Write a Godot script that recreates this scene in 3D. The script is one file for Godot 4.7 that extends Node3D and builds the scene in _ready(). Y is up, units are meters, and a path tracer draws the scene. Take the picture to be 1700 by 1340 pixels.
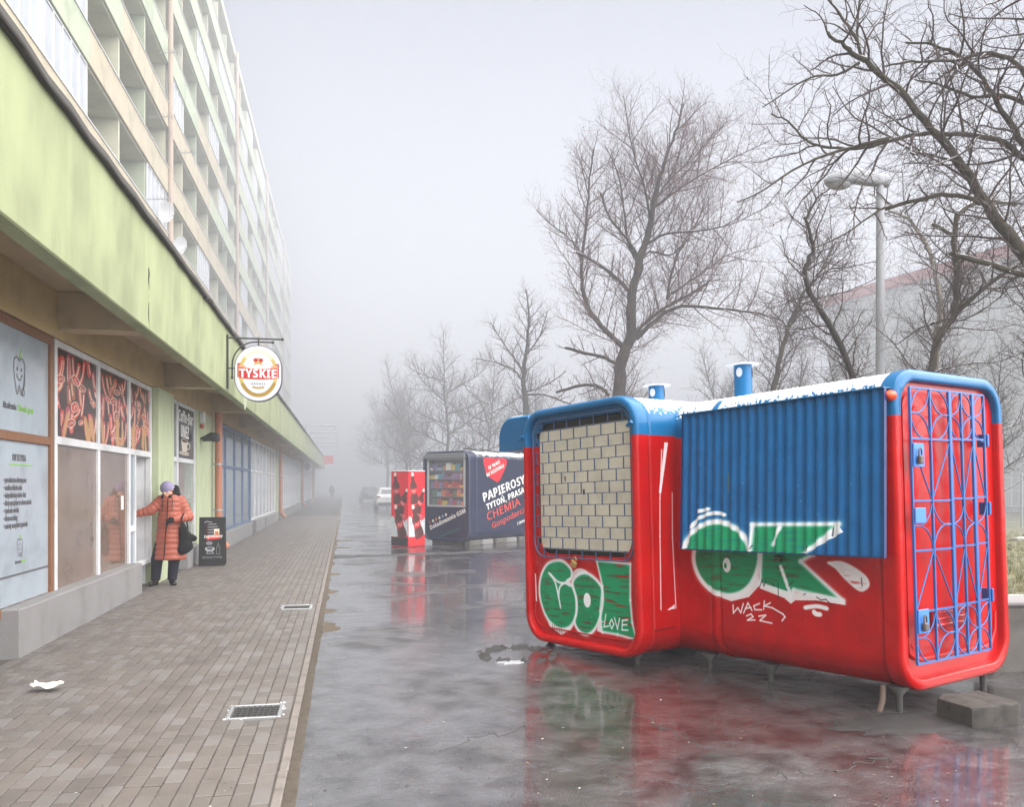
extends Node3D
# A foggy winter street: shop arcade and apartment block on the left, graffitied kiosk on wet asphalt on the right. The street runs along -z.

var rng := RandomNumberGenerator.new()
var taken := {}
var M := {}
var T := {}


class MB:  # collects faces for one mesh
	var v := PackedVector3Array()
	var n := PackedVector3Array()
	var uv := PackedVector2Array()
	var col := PackedColorArray()
	var ix := PackedInt32Array()
	var tint := Color.WHITE
	var tinted := false

	func put(p: Vector3, nn: Vector3, t := Vector2.ZERO) -> int:
		v.push_back(p)
		n.push_back(nn)
		uv.push_back(t)
		if tinted:
			col.push_back(tint)
		return v.size() - 1

	func tri(a: int, b: int, c: int) -> void:
		ix.push_back(a)
		ix.push_back(c)
		ix.push_back(b)

	func quad(a: Vector3, b: Vector3, c: Vector3, d: Vector3, o := Vector3.ZERO) -> void:  # uv: a bottom left, b bottom right, c top right, d top left
		var nn := (c - a).cross(d - b).normalized()
		var flip := o != Vector3.ZERO and nn.dot(o) < 0.0
		if flip:
			nn = -nn
		var i := put(a, nn, Vector2(0, 1))
		put(b, nn, Vector2(1, 1))
		put(c, nn, Vector2(1, 0))
		put(d, nn, Vector2(0, 0))
		if flip:
			tri(i, i + 2, i + 1)
			tri(i, i + 3, i + 2)
		else:
			tri(i, i + 1, i + 2)
			tri(i, i + 2, i + 3)

	func face(a: Vector3, b: Vector3, c: Vector3, o: Vector3) -> void:
		var nn := (b - a).cross(c - a).normalized()
		var flip := nn.dot(o) < 0.0
		if flip:
			nn = -nn
		var i := put(a, nn)
		put(b, nn)
		put(c, nn)
		if flip:
			tri(i, i + 2, i + 1)
		else:
			tri(i, i + 1, i + 2)

	func box(c: Vector3, s: Vector3, bev := 0.0, q := Basis.IDENTITY) -> void:
		var h := s * 0.5
		var k := minf(bev, minf(h.x, minf(h.y, h.z)) * 0.9)
		for a in 3:
			var b := (a + 1) % 3
			var e := (a + 2) % 3
			for g in [-1.0, 1.0]:
				var p := []
				for t in [[-1, -1], [1, -1], [1, 1], [-1, 1]]:
					var r := Vector3.ZERO
					r[a] = g * h[a]
					r[b] = t[0] * (h[b] - k)
					r[e] = t[1] * (h[e] - k)
					p.append(c + q * r)
				var o := Vector3.ZERO
				o[a] = g
				quad(p[0], p[1], p[2], p[3], q * o)
				if k > 0.0:
					for g2 in [-1.0, 1.0]:  # the edge shared with axis b
						var w := []
						for t in [[0, -1], [0, 1], [1, 1], [1, -1]]:
							var r := Vector3.ZERO
							r[a] = g * (h[a] - (k if t[0] else 0.0))
							r[b] = g2 * (h[b] - (0.0 if t[0] else k))
							r[e] = t[1] * (h[e] - k)
							w.append(c + q * r)
						var o2 := Vector3.ZERO
						o2[a] = g
						o2[b] = g2
						quad(w[0], w[1], w[2], w[3], q * o2)
		if k > 0.0:
			for gx in [-1.0, 1.0]:
				for gy in [-1.0, 1.0]:
					for gz in [-1.0, 1.0]:
						var g := Vector3(gx, gy, gz)
						face(c + q * (g * (h - Vector3(0, k, k))), c + q * (g * (h - Vector3(k, 0, k))), c + q * (g * (h - Vector3(k, k, 0))), q * g)

	func bar(a: Vector3, b: Vector3, w: float, t: float, up := Vector3.UP) -> void:  # a straight flat bar
		var z := (b - a).normalized()
		var x := up.cross(z)
		if x.length() < 0.05:
			x = Vector3.RIGHT.cross(z)
		x = x.normalized()
		box((a + b) * 0.5, Vector3(w, t, a.distance_to(b)), 0.0, Basis(x, z.cross(x), z))

	func tube(p: PackedVector3Array, r: PackedFloat32Array, sides := 8, caps := true, closed := false) -> void:
		var m := p.size()
		var first := v.size()
		var d := (p[1] - p[0]).normalized()
		var x := d.cross(Vector3.UP if absf(d.y) < 0.9 else Vector3.RIGHT).normalized()
		var along := 0.0
		for i in m:
			var e := p[(i + 1) % m] - p[i] if closed else p[mini(i + 1, m - 1)] - p[maxi(i - 1, 0)]
			if closed:
				e = p[(i + 1) % m] - p[(i - 1 + m) % m]
			d = e.normalized()
			x = (x - d * x.dot(d)).normalized()
			var y := d.cross(x)
			if i > 0:
				along += p[i].distance_to(p[i - 1])
			var rr := r[mini(i, r.size() - 1)]
			for s in sides:
				var a := TAU * s / sides
				var o := x * cos(a) + y * sin(a)
				put(p[i] + o * rr, o, Vector2(float(s) / sides, along))
		for i in (m if closed else m - 1):
			for s in sides:
				var a := first + i * sides + s
				var b := first + i * sides + (s + 1) % sides
				var c := first + ((i + 1) % m) * sides + s
				var e := first + ((i + 1) % m) * sides + (s + 1) % sides
				tri(a, b, c)
				tri(b, e, c)
		if caps and not closed:
			for q in [0, m - 1]:
				var nn := (p[0] - p[1]).normalized() if q == 0 else (p[m - 1] - p[m - 2]).normalized()
				var c := put(p[q], nn)
				var at := v.size()
				for s in sides:
					put(v[first + q * sides + s], nn)
				for s in sides:
					if q == 0:
						tri(c, at + (s + 1) % sides, at + s)
					else:
						tri(c, at + s, at + (s + 1) % sides)

	func rod(a: Vector3, b: Vector3, r: float, sides := 8, r2 := -1.0) -> void:
		tube(PackedVector3Array([a, b]), PackedFloat32Array([r, r if r2 < 0.0 else r2]), sides)

	func loft(rings: Array, closed := true, cap0 := false, cap1 := false, flip := false) -> void:  # rings of equal size, smooth
		var m: int = rings[0].size()
		var first := v.size()
		for i in rings.size():
			for j in m:
				put(rings[i][j], Vector3.ZERO, Vector2(float(j) / (m - 1), float(i) / (rings.size() - 1)))
		for i in rings.size() - 1:
			for j in (m if closed else m - 1):
				var a := first + i * m + j
				var b := first + i * m + (j + 1) % m
				var c := a + m
				var e := b + m
				for t in [[a, b, c], [b, e, c]]:
					var nn := (v[t[1]] - v[t[0]]).cross(v[t[2]] - v[t[0]])
					if flip:
						nn = -nn
						tri(t[0], t[2], t[1])
					else:
						tri(t[0], t[1], t[2])
					for k in t:
						n[k] += nn
		for k in range(first, v.size()):
			n[k] = n[k].normalized()
		if cap0:
			fan(rings[0], flip)
		if cap1:
			fan(rings[rings.size() - 1], not flip)

	func loft_out(rings: Array, closed := true, cap0 := false, cap1 := false) -> void:  # the same, facing away from the middle
		var c := Vector3.ZERO
		var k := 0
		for r in rings:
			for p in r:
				c += p
				k += 1
		c /= k
		var sum := 0.0
		for i in rings.size() - 1:
			for j in rings[i].size() - 1:
				sum += (rings[i][j + 1] - rings[i][j]).cross(rings[i + 1][j] - rings[i][j]).dot(rings[i][j] - c)
		loft(rings, closed, cap0, cap1, sum < 0.0)

	func fan(r: PackedVector3Array, up: bool) -> void:
		var c := Vector3.ZERO
		for p in r:
			c += p
		c /= r.size()
		var nn := Vector3.ZERO
		for j in r.size():
			nn += (r[j] - c).cross(r[(j + 1) % r.size()] - c)
		nn = nn.normalized() * (1.0 if up else -1.0)
		var at := put(c, nn)
		for p in r:
			put(p, nn)
		for j in r.size():
			if up:
				tri(at, at + 1 + j, at + 1 + (j + 1) % r.size())
			else:
				tri(at, at + 1 + (j + 1) % r.size(), at + 1 + j)

	func prism(poly: PackedVector2Array, depth: float, t := Transform3D.IDENTITY) -> void:  # poly in local xy, thickness from z = 0 to depth
		var p := poly
		if Geometry2D.is_polygon_clockwise(p):
			p = p.duplicate()
			p.reverse()
		var tr := Geometry2D.triangulate_polygon(p)
		var lo := Vector2(INF, INF)
		var hi := -lo
		for q in p:
			lo = lo.min(q)
			hi = hi.max(q)
		for side in 2:
			var nn := t.basis * Vector3(0, 0, 1 if side else -1)
			var at := v.size()
			for q in p:
				var w := (q - lo) / (hi - lo)
				put(t * Vector3(q.x, q.y, depth if side else 0.0), nn.normalized(), Vector2(w.x, 1.0 - w.y))
			for k in range(0, tr.size(), 3):
				var a := at + tr[k]
				var b := at + tr[k + 1]
				var c := at + tr[k + 2]
				if (v[b] - v[a]).cross(v[c] - v[a]).dot(nn) < 0.0:
					tri(a, c, b)
				else:
					tri(a, b, c)
		for k in p.size():
			var a := p[k]
			var b := p[(k + 1) % p.size()]
			var o := Vector3(b.y - a.y, a.x - b.x, 0)
			quad(t * Vector3(a.x, a.y, 0), t * Vector3(b.x, b.y, 0), t * Vector3(b.x, b.y, depth), t * Vector3(a.x, a.y, depth), t.basis * o)

	func mesh() -> ArrayMesh:
		var a := []
		a.resize(Mesh.ARRAY_MAX)
		a[Mesh.ARRAY_VERTEX] = v
		a[Mesh.ARRAY_NORMAL] = n
		a[Mesh.ARRAY_TEX_UV] = uv
		a[Mesh.ARRAY_TEX_UV2] = uv
		if tinted:
			a[Mesh.ARRAY_COLOR] = col
		a[Mesh.ARRAY_INDEX] = ix
		var m := ArrayMesh.new()
		m.add_surface_from_arrays(Mesh.PRIMITIVE_TRIANGLES, a)
		return m


class Print:  # a small painter for printed and sprayed surfaces
	var w: int
	var h: int
	var b: PackedByteArray

	func _init(ww: int, hh: int, c := Color(0, 0, 0, 0)) -> void:
		w = ww
		h = hh
		b.resize(w * h * 4)
		if c.a > 0.0:
			for i in w * h:
				b[i * 4] = c.r8
				b[i * 4 + 1] = c.g8
				b[i * 4 + 2] = c.b8
				b[i * 4 + 3] = c.a8

	func dot(x: int, y: int, c: Color, a: float) -> void:
		if x < 0 or y < 0 or x >= w or y >= h or a <= 0.0:
			return
		var i := (y * w + x) * 4
		var was := b[i + 3] / 255.0
		var out := a + was * (1.0 - a)
		var k := a / out
		b[i] = int(lerpf(b[i], c.r8, k))
		b[i + 1] = int(lerpf(b[i + 1], c.g8, k))
		b[i + 2] = int(lerpf(b[i + 2], c.b8, k))
		b[i + 3] = int(out * 255.0)

	func wash(c: Color, n1: FastNoiseLite, amount: float, n2: FastNoiseLite, fine: float) -> void:  # uneven paint
		for y in h:
			for x in w:
				var k := 1.0 + amount * n1.get_noise_2d(x, y * 0.6) + fine * n2.get_noise_2d(x, y)
				var i := (y * w + x) * 4
				b[i] = clampi(int(c.r8 * k), 0, 255)
				b[i + 1] = clampi(int(c.g8 * k + (k - 1.0) * 12.0), 0, 255)
				b[i + 2] = clampi(int(c.b8 * k + (k - 1.0) * 12.0), 0, 255)
				b[i + 3] = 255

	func poly(p: PackedVector2Array, c: Color, a := 1.0, streak: FastNoiseLite = null, depth := 0.0) -> void:
		var lo := h
		var hi := 0
		for q in p:
			lo = mini(lo, int(q.y))
			hi = maxi(hi, int(q.y) + 1)
		for y in range(maxi(lo, 0), mini(hi, h - 1) + 1):
			var cut := []
			for k in p.size():
				var s := p[k]
				var e := p[(k + 1) % p.size()]
				if (s.y <= y + 0.5) != (e.y <= y + 0.5):
					cut.append(s.x + (y + 0.5 - s.y) / (e.y - s.y) * (e.x - s.x))
			cut.sort()
			for k in range(0, cut.size() - 1, 2):
				for x in range(int(cut[k]), int(cut[k + 1]) + 1):
					var t := a
					if streak:
						t *= clampf(1.0 - depth * maxf(0.0, streak.get_noise_2d(x * 0.35, y * 3.0) * 2.2 - 0.35), 0.0, 1.0)
					dot(x, y, c, t)

	func line(p: PackedVector2Array, wide: float, c: Color, soft := 1.5, a := 1.0) -> void:
		for k in p.size() - 1:
			var s := p[k]
			var e := p[k + 1]
			var r := wide * 0.5 + soft
			var d := e - s
			var l2 := maxf(d.length_squared(), 1e-6)
			for y in range(maxi(int(minf(s.y, e.y) - r), 0), mini(int(maxf(s.y, e.y) + r) + 1, h)):
				for x in range(maxi(int(minf(s.x, e.x) - r), 0), mini(int(maxf(s.x, e.x) + r) + 1, w)):
					var q := Vector2(x + 0.5, y + 0.5)
					var t := clampf((q - s).dot(d) / l2, 0.0, 1.0)
					var far := q.distance_to(s + d * t)
					if far < r:
						dot(x, y, c, a * clampf((r - far) / (soft * 2.0), 0.0, 1.0))

	func curve(p: PackedVector2Array, wide: float, c: Color, soft := 1.5, a := 1.0) -> void:
		line(smooth(p), wide, c, soft, a)

	static func smooth(p: PackedVector2Array, closed := false) -> PackedVector2Array:
		var out := PackedVector2Array()
		var m := p.size()
		for i in (m if closed else m - 1):
			var p0 := p[(i - 1 + m) % m] if closed else p[maxi(i - 1, 0)]
			var p3 := p[(i + 2) % m] if closed else p[mini(i + 2, m - 1)]
			for k in 6:
				out.push_back(p[i].cubic_interpolate(p[(i + 1) % m], p0, p3, k / 6.0))
		if not closed:
			out.push_back(p[m - 1])
		return out

	static func oval(c: Vector2, r: Vector2, from := 0.0, to := TAU, steps := 28, turn := 0.0) -> PackedVector2Array:
		var out := PackedVector2Array()
		for i in steps + 1:
			var a := lerpf(from, to, float(i) / steps)
			out.push_back(c + (Vector2(cos(a), sin(a)) * r).rotated(turn))
		return out

	func tex() -> ImageTexture:
		return ImageTexture.create_from_image(Image.create_from_data(w, h, false, Image.FORMAT_RGBA8, b))


func pv(a: Array) -> PackedVector2Array:  # flat numbers to points
	var o := PackedVector2Array()
	for i in range(0, a.size(), 2):
		o.push_back(Vector2(a[i], a[i + 1]))
	return o


func lin(r: float, g: float, b: float) -> Color:
	return Color(r, g, b).linear_to_srgb()


func noise(freq: float, octaves := 4, kind := FastNoiseLite.TYPE_SIMPLEX_SMOOTH, seed_ := 1) -> FastNoiseLite:
	var f := FastNoiseLite.new()
	f.seed = seed_
	f.noise_type = kind
	f.frequency = freq
	f.fractal_octaves = octaves
	return f


func ntex(size: int, f: FastNoiseLite, stops: Array) -> NoiseTexture2D:  # stops: [offset, grey or Color]
	var t := NoiseTexture2D.new()
	t.width = size
	t.height = size
	t.seamless = true
	t.noise = f
	var g := Gradient.new()
	var os := PackedFloat32Array()
	var cs := PackedColorArray()
	for s in stops:
		os.push_back(s[0])
		cs.push_back(s[1] if s[1] is Color else Color(s[1], s[1], s[1]))
	g.offsets = os
	g.colors = cs
	t.color_ramp = g
	return t


func mat(c: Color, rough := 0.8, tex: Texture2D = null, scale := Vector3.ONE, grain: Texture2D = null, gscale := 3.0) -> StandardMaterial3D:
	var m := StandardMaterial3D.new()
	m.albedo_color = c
	m.roughness = rough
	if tex:
		m.albedo_texture = tex
		m.uv1_triplanar = true
		m.uv1_world_triplanar = true
		m.uv1_scale = scale
	if grain:
		m.detail_enabled = true
		m.detail_blend_mode = BaseMaterial3D.BLEND_MODE_MUL
		m.detail_albedo = grain
		m.detail_uv_layer = BaseMaterial3D.DETAIL_UV_2
		m.uv2_triplanar = true
		m.uv2_world_triplanar = true
		m.uv2_scale = Vector3.ONE * gscale
	return m


func bump(m: StandardMaterial3D, t: Texture2D, cm: float) -> StandardMaterial3D:
	m.heightmap_enabled = true
	m.heightmap_texture = t
	m.heightmap_scale = cm
	return m


func printed(tex: Texture2D, rough := 0.5) -> StandardMaterial3D:
	var m := StandardMaterial3D.new()
	m.albedo_texture = tex
	m.roughness = rough
	return m


func numbered(called: String) -> String:
	taken[called] = taken.get(called, -1) + 1
	return called if taken[called] == 0 else "%s_%03d" % [called, taken[called]]


func thing(called: String, label: String, category: String, at := Vector3.ZERO, turn := 0.0, group := "") -> Node3D:
	var o := Node3D.new()
	o.name = numbered(called)
	add_child(o)
	o.position = at
	o.rotation.y = turn
	return tag(o, label, category, group)


func tag(o: Node3D, label: String, category: String, group := "") -> Node3D:
	o.set_meta("label", label)
	o.set_meta("category", category)
	if group:
		o.set_meta("group", group)
	return o


func obj(called: String, shape, m: Material, parent: Node3D = null, at := Vector3.ZERO) -> MeshInstance3D:
	var o := MeshInstance3D.new()
	o.mesh = shape.mesh() if shape is MB else shape
	o.material_override = m
	o.position = at
	if parent == null:
		o.name = numbered(called)
		add_child(o)
	else:
		o.name = called
		parent.add_child(o, true)
	return o


func struct(called: String, shape, m: Material, at := Vector3.ZERO) -> MeshInstance3D:
	var o := obj(called, shape, m, null, at)
	o.set_meta("kind", "structure")
	return o


func stuff(o: Node3D) -> Node3D:
	o.set_meta("kind", "stuff")
	return o


func dup(root: Node3D, at: Vector3, turn: float, label: String, scale_ := 1.0) -> Node3D:
	var r: Node3D = root.duplicate()
	r.name = numbered(String(root.name).rstrip("0123456789").rstrip("_"))
	add_child(r)
	r.position = at
	r.rotation.y = turn
	r.scale = Vector3.ONE * scale_
	r.set_meta("label", label)
	return r


func cube(c: Vector3, s: Vector3, bev := 0.0) -> MB:
	var b := MB.new()
	b.box(c, s, bev)
	return b


func span(x0: float, x1: float, y0: float, y1: float, z0: float, z1: float, bev := 0.0) -> MB:
	return cube(Vector3(x0 + x1, y0 + y1, z0 + z1) * 0.5, Vector3(absf(x1 - x0), absf(y1 - y0), absf(z1 - z0)), bev)


func text(said: String, height: float, m: Material, parent: Node3D, at: Vector3, turn: Basis, bold := false, wide := 1.0, left := true, called := "lettering") -> MeshInstance3D:
	var t := TextMesh.new()
	var f := SystemFont.new()
	f.font_names = PackedStringArray(["Droid Sans"])
	f.font_weight = 700 if bold else 400
	t.font = f
	t.font_size = 48
	t.pixel_size = height / 48.0 * 1.35
	t.depth = 0.003
	t.curve_step = 2.0
	t.text = said
	t.horizontal_alignment = HORIZONTAL_ALIGNMENT_LEFT if left else HORIZONTAL_ALIGNMENT_CENTER
	t.vertical_alignment = VERTICAL_ALIGNMENT_CENTER
	var o := obj(called, t, m, parent, at)
	o.basis = turn * Basis.from_scale(Vector3(wide, 1, 1))
	return o


const FACE_STREET := Basis(Vector3(0, 0, -1), Vector3(0, 1, 0), Vector3(1, 0, 0))  # local x runs down the street, local z looks at it


func _ready() -> void:
	rng.seed = 7
	var cam := Camera3D.new()
	cam.name = "camera"
	cam.projection = Camera3D.PROJECTION_FRUSTUM
	cam.near = 0.1
	cam.far = 900.0
	cam.size = 0.2 * 670.0 / 1400.0
	cam.frustum_offset = Vector2(0, 0.1 * 136.0 / 1400.0)
	cam.position = Vector3(0, 1.6, 0)
	cam.rotation.y = -0.19533
	add_child(cam)
	cam.current = true

	var env := Environment.new()
	env.background_mode = Environment.BG_SKY
	var sm := ProceduralSkyMaterial.new()
	sm.sky_top_color = Color(0.60, 0.63, 0.70)
	sm.sky_horizon_color = Color(0.925, 0.935, 0.965)
	sm.sky_curve = 0.35
	sm.ground_horizon_color = Color(0.86, 0.865, 0.89)
	sm.ground_bottom_color = Color(0.5, 0.5, 0.5)
	sm.sun_angle_max = 0.0
	var sky := Sky.new()
	sky.sky_material = sm
	env.sky = sky
	env.background_energy_multiplier = 0.115
	env.tonemap_mode = Environment.TONE_MAPPER_LINEAR
	env.tonemap_exposure = 9.2
	env.fog_enabled = true
	env.fog_density = 0.003
	env.fog_light_color = Color(0.915, 0.93, 0.97)
	env.volumetric_fog_enabled = true
	env.volumetric_fog_density = 0.0
	env.sdfgi_enabled = true
	env.ssao_enabled = true
	env.ssil_enabled = true
	var we := WorldEnvironment.new()
	we.name = "world_environment"
	we.environment = env
	add_child(we)

	var sun := DirectionalLight3D.new()
	sun.name = "overcast_sun"
	sun.light_energy = 0.5
	sun.light_color = Color(1.0, 0.985, 0.965)
	sun.light_angular_distance = 110.0
	sun.sky_mode = DirectionalLight3D.SKY_MODE_LIGHT_ONLY
	sun.shadow_enabled = true
	sun.rotation = Vector3(deg_to_rad(-52), deg_to_rad(55), 0)
	add_child(sun)

	# the fog thickens down the street: two banks of mist behind the even haze
	for q in [[-17.0, 0.0085], [-44.0, 0.0075]]:
		var bank := FogVolume.new()
		bank.name = "mist_bank" if q[0] > -30.0 else "mist_bank_001"
		bank.shape = RenderingServer.FOG_VOLUME_SHAPE_BOX
		bank.size = Vector3(400, 33, 320)
		bank.position = Vector3(10, 15.5, q[0] - 160.0)
		var fm := FogMaterial.new()
		fm.density = q[1]
		fm.albedo = Color(0.93, 0.945, 0.98)
		bank.material = fm
		add_child(bank)
		stuff(bank)

	materials()
	ground()
	pavement()
	shop_arcade()
	apartment_block()
	right_side()
	trees()
	red_kiosk()
	blue_kiosk()
	cooler()
	lamp_post()
	car("parked_car", "white parked car seen from behind, partly hidden by the red cooler", Vector3(2.86, -0.03, -58.0), 0.0, Color(0.86, 0.86, 0.86))
	car("parked_car", "dark parked car fading in the fog beyond the white one", Vector3(2.4, -0.03, -86.0), 0.05, Color(0.22, 0.23, 0.26))
	beer_sign()
	menu_board()
	woman()
	far_walker()
	grates()
	road_things()


func materials() -> void:
	T.blotch = ntex(512, noise(0.007, 5), [[0.0, 0.70], [0.45, 0.92], [1.0, 1.0]])
	T.soft = ntex(512, noise(0.006, 5, FastNoiseLite.TYPE_SIMPLEX_SMOOTH, 5), [[0.0, 0.86], [0.5, 0.96], [1.0, 1.0]])
	T.grain = ntex(512, noise(0.12, 4, FastNoiseLite.TYPE_SIMPLEX, 3), [[0.0, 0.72], [0.5, 0.93], [1.0, 1.0]])
	T.fine = ntex(512, noise(0.25, 3, FastNoiseLite.TYPE_SIMPLEX, 9), [[0.0, 0.0], [1.0, 1.0]])
	T.lump = ntex(512, noise(0.02, 5, FastNoiseLite.TYPE_SIMPLEX_SMOOTH, 4), [[0.0, 0.0], [1.0, 1.0]])
	T.streak = ntex(512, noise(0.012, 5, FastNoiseLite.TYPE_SIMPLEX_SMOOTH, 8), [[0.0, Color(0.84, 0.85, 0.81)], [0.35, Color(0.95, 0.96, 0.94)], [1.0, Color(1, 1, 1)]])
	M.plaster_green = bump(mat(lin(0.355, 0.395, 0.225), 0.9, T.soft, Vector3(0.5, 0.12, 0.5), T.soft, 0.25), T.fine, 0.3)
	M.green_wall = mat(lin(0.437, 0.484, 0.328), 0.9, T.streak, Vector3(0.9, 0.2, 0.9))
	M.tan = mat(lin(0.66, 0.49, 0.25), 0.9, T.soft, Vector3.ONE * 0.4, T.grain, 0.8)
	M.soffit = mat(lin(0.62, 0.50, 0.33), 0.9, T.soft, Vector3.ONE * 0.5, T.grain, 1.2)
	M.concrete = bump(mat(lin(0.288, 0.280, 0.280), 0.9, T.soft, Vector3.ONE * 0.5, T.grain, 1.5), T.fine, 0.25)
	M.dark_concrete = bump(mat(lin(0.16, 0.15, 0.14), 0.9, T.blotch, Vector3.ONE * 0.9, T.grain, 1.5), T.fine, 0.5)
	M.bitumen = mat(lin(0.05, 0.045, 0.04), 0.8, T.grain, Vector3.ONE)
	M.white = mat(lin(0.666, 0.675, 0.693), 0.45, T.soft, Vector3.ONE * 0.6)
	M.pale_glass = mat(lin(0.46, 0.485, 0.53), 0.12, T.soft, Vector3(0.5, 0.12, 0.5))
	M.dark_glass = mat(lin(0.10, 0.11, 0.12), 0.08)
	M.film = mat(lin(0.20, 0.145, 0.12), 0.06, T.soft, Vector3.ONE * 0.4)
	M.film.metallic_specular = 0.7
	M.film_blue = mat(lin(0.352, 0.405, 0.458), 0.18, T.soft, Vector3.ONE * 0.5)
	M.glass_grey = mat(lin(0.22, 0.27, 0.32), 0.08, T.soft, Vector3.ONE * 0.4)
	M.glass_green = mat(lin(0.24, 0.27, 0.22), 0.08, T.soft, Vector3.ONE * 0.4)
	M.brown_frame = mat(lin(0.22, 0.10, 0.05), 0.5, T.streak, Vector3(3, 0.4, 3))
	M.blue_frame = mat(lin(0.10, 0.15, 0.26), 0.5, T.soft, Vector3.ONE)
	M.rust_pipe = mat(lin(0.42, 0.16, 0.09), 0.6, T.soft, Vector3(2, 0.4, 2))
	M.steel = mat(lin(0.35, 0.36, 0.37), 0.45)
	M.steel.metallic = 0.6
	M.iron = mat(lin(0.03, 0.03, 0.03), 0.6)
	M.black = mat(lin(0.02, 0.02, 0.022), 0.6)
	M.facade_green = mat(lin(0.425, 0.476, 0.357), 0.9, T.soft, Vector3.ONE * 0.3)
	M.facade_beige = mat(lin(0.47, 0.415, 0.31), 0.9, T.soft, Vector3.ONE * 0.3)
	M.facade_salmon = mat(lin(0.468, 0.374, 0.306), 0.9, T.soft, Vector3.ONE * 0.3)
	M.facade_cream = mat(lin(0.541, 0.533, 0.410), 0.9, T.soft, Vector3.ONE * 0.3)
	M.snow = mat(lin(0.82, 0.84, 0.88), 0.9, T.grain, Vector3.ONE * 2.0)


func ground() -> void:
	T.road = ntex(1024, noise(0.02, 6, FastNoiseLite.TYPE_SIMPLEX, 22), [[0.0, Color(0.5, 0.48, 0.47)], [0.5, Color(0.85, 0.84, 0.83)], [1.0, Color(1, 1, 1)]])
	T.wet = ntex(1024, noise(0.005, 7, FastNoiseLite.TYPE_SIMPLEX_SMOOTH, 21), [[0.0, 0.12], [0.52, 0.19], [0.66, 0.32], [0.85, 0.46], [1.0, 0.55]])
	T.film = ntex(1024, noise(0.005, 7, FastNoiseLite.TYPE_SIMPLEX_SMOOTH, 21), [[0.0, 1.0], [0.52, 1.0], [0.66, 0.65], [0.85, 0.3], [1.0, 0.15]])
	T.ripple = ntex(2048, noise(0.02, 8, FastNoiseLite.TYPE_SIMPLEX_SMOOTH, 23), [[0.0, 0.0], [1.0, 1.0]])
	var earth := MB.new()
	earth.quad(Vector3(-200, -0.08, 60), Vector3(220, -0.08, 60), Vector3(220, -0.08, -330), Vector3(-200, -0.08, -330), Vector3.UP)
	struct("ground", earth, mat(lin(0.12, 0.11, 0.08), 0.95, T.blotch, Vector3.ONE * 0.3, T.grain, 1.0))
	var m := mat(lin(0.20, 0.195, 0.202), 1.0)
	m.metallic = 0.6
	m.albedo_texture = T.road
	m.uv1_scale = Vector3(1, 1, 1)
	m.roughness_texture = T.wet
	m.metallic_specular = 1.0
	m.clearcoat_enabled = true
	m.clearcoat = 0.8
	m.clearcoat_roughness = 0.10
	var grit := ntex(2048, noise(0.28, 3, FastNoiseLite.TYPE_SIMPLEX, 77), [[0.0, 0.0], [1.0, 1.0]])
	grit.color_ramp = null
	grit.as_normal_map = true
	grit.bump_strength = 3.0
	m.normal_enabled = true
	m.normal_texture = grit
	m.normal_scale = 0.3
	m.clearcoat_texture = T.film
	m.detail_enabled = true
	m.detail_blend_mode = BaseMaterial3D.BLEND_MODE_MUL
	m.detail_albedo = T.grain
	m.detail_uv_layer = BaseMaterial3D.DETAIL_UV_2
	m.uv2_scale = Vector3(9, 9, 9)
	bump(m, T.ripple, 1.3)
	M.asphalt = m
	var road := MB.new()
	var rows := []
	for i in 55:
		var z := 12.0 - i * 4.0
		rows.append(PackedVector3Array([Vector3(-0.32, -0.03, z), Vector3(4.0, -0.03, z), Vector3(9.0, -0.03, z)]))
	road.loft(rows, false, false, false, false)
	if road.n[0].y < 0.0:
		road = MB.new()
		road.loft(rows, false, false, false, true)
	for i in road.v.size():
		road.uv[i] = Vector2(road.v[i].x, road.v[i].z) / 9.0
	struct("asphalt_road", road, m)


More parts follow.
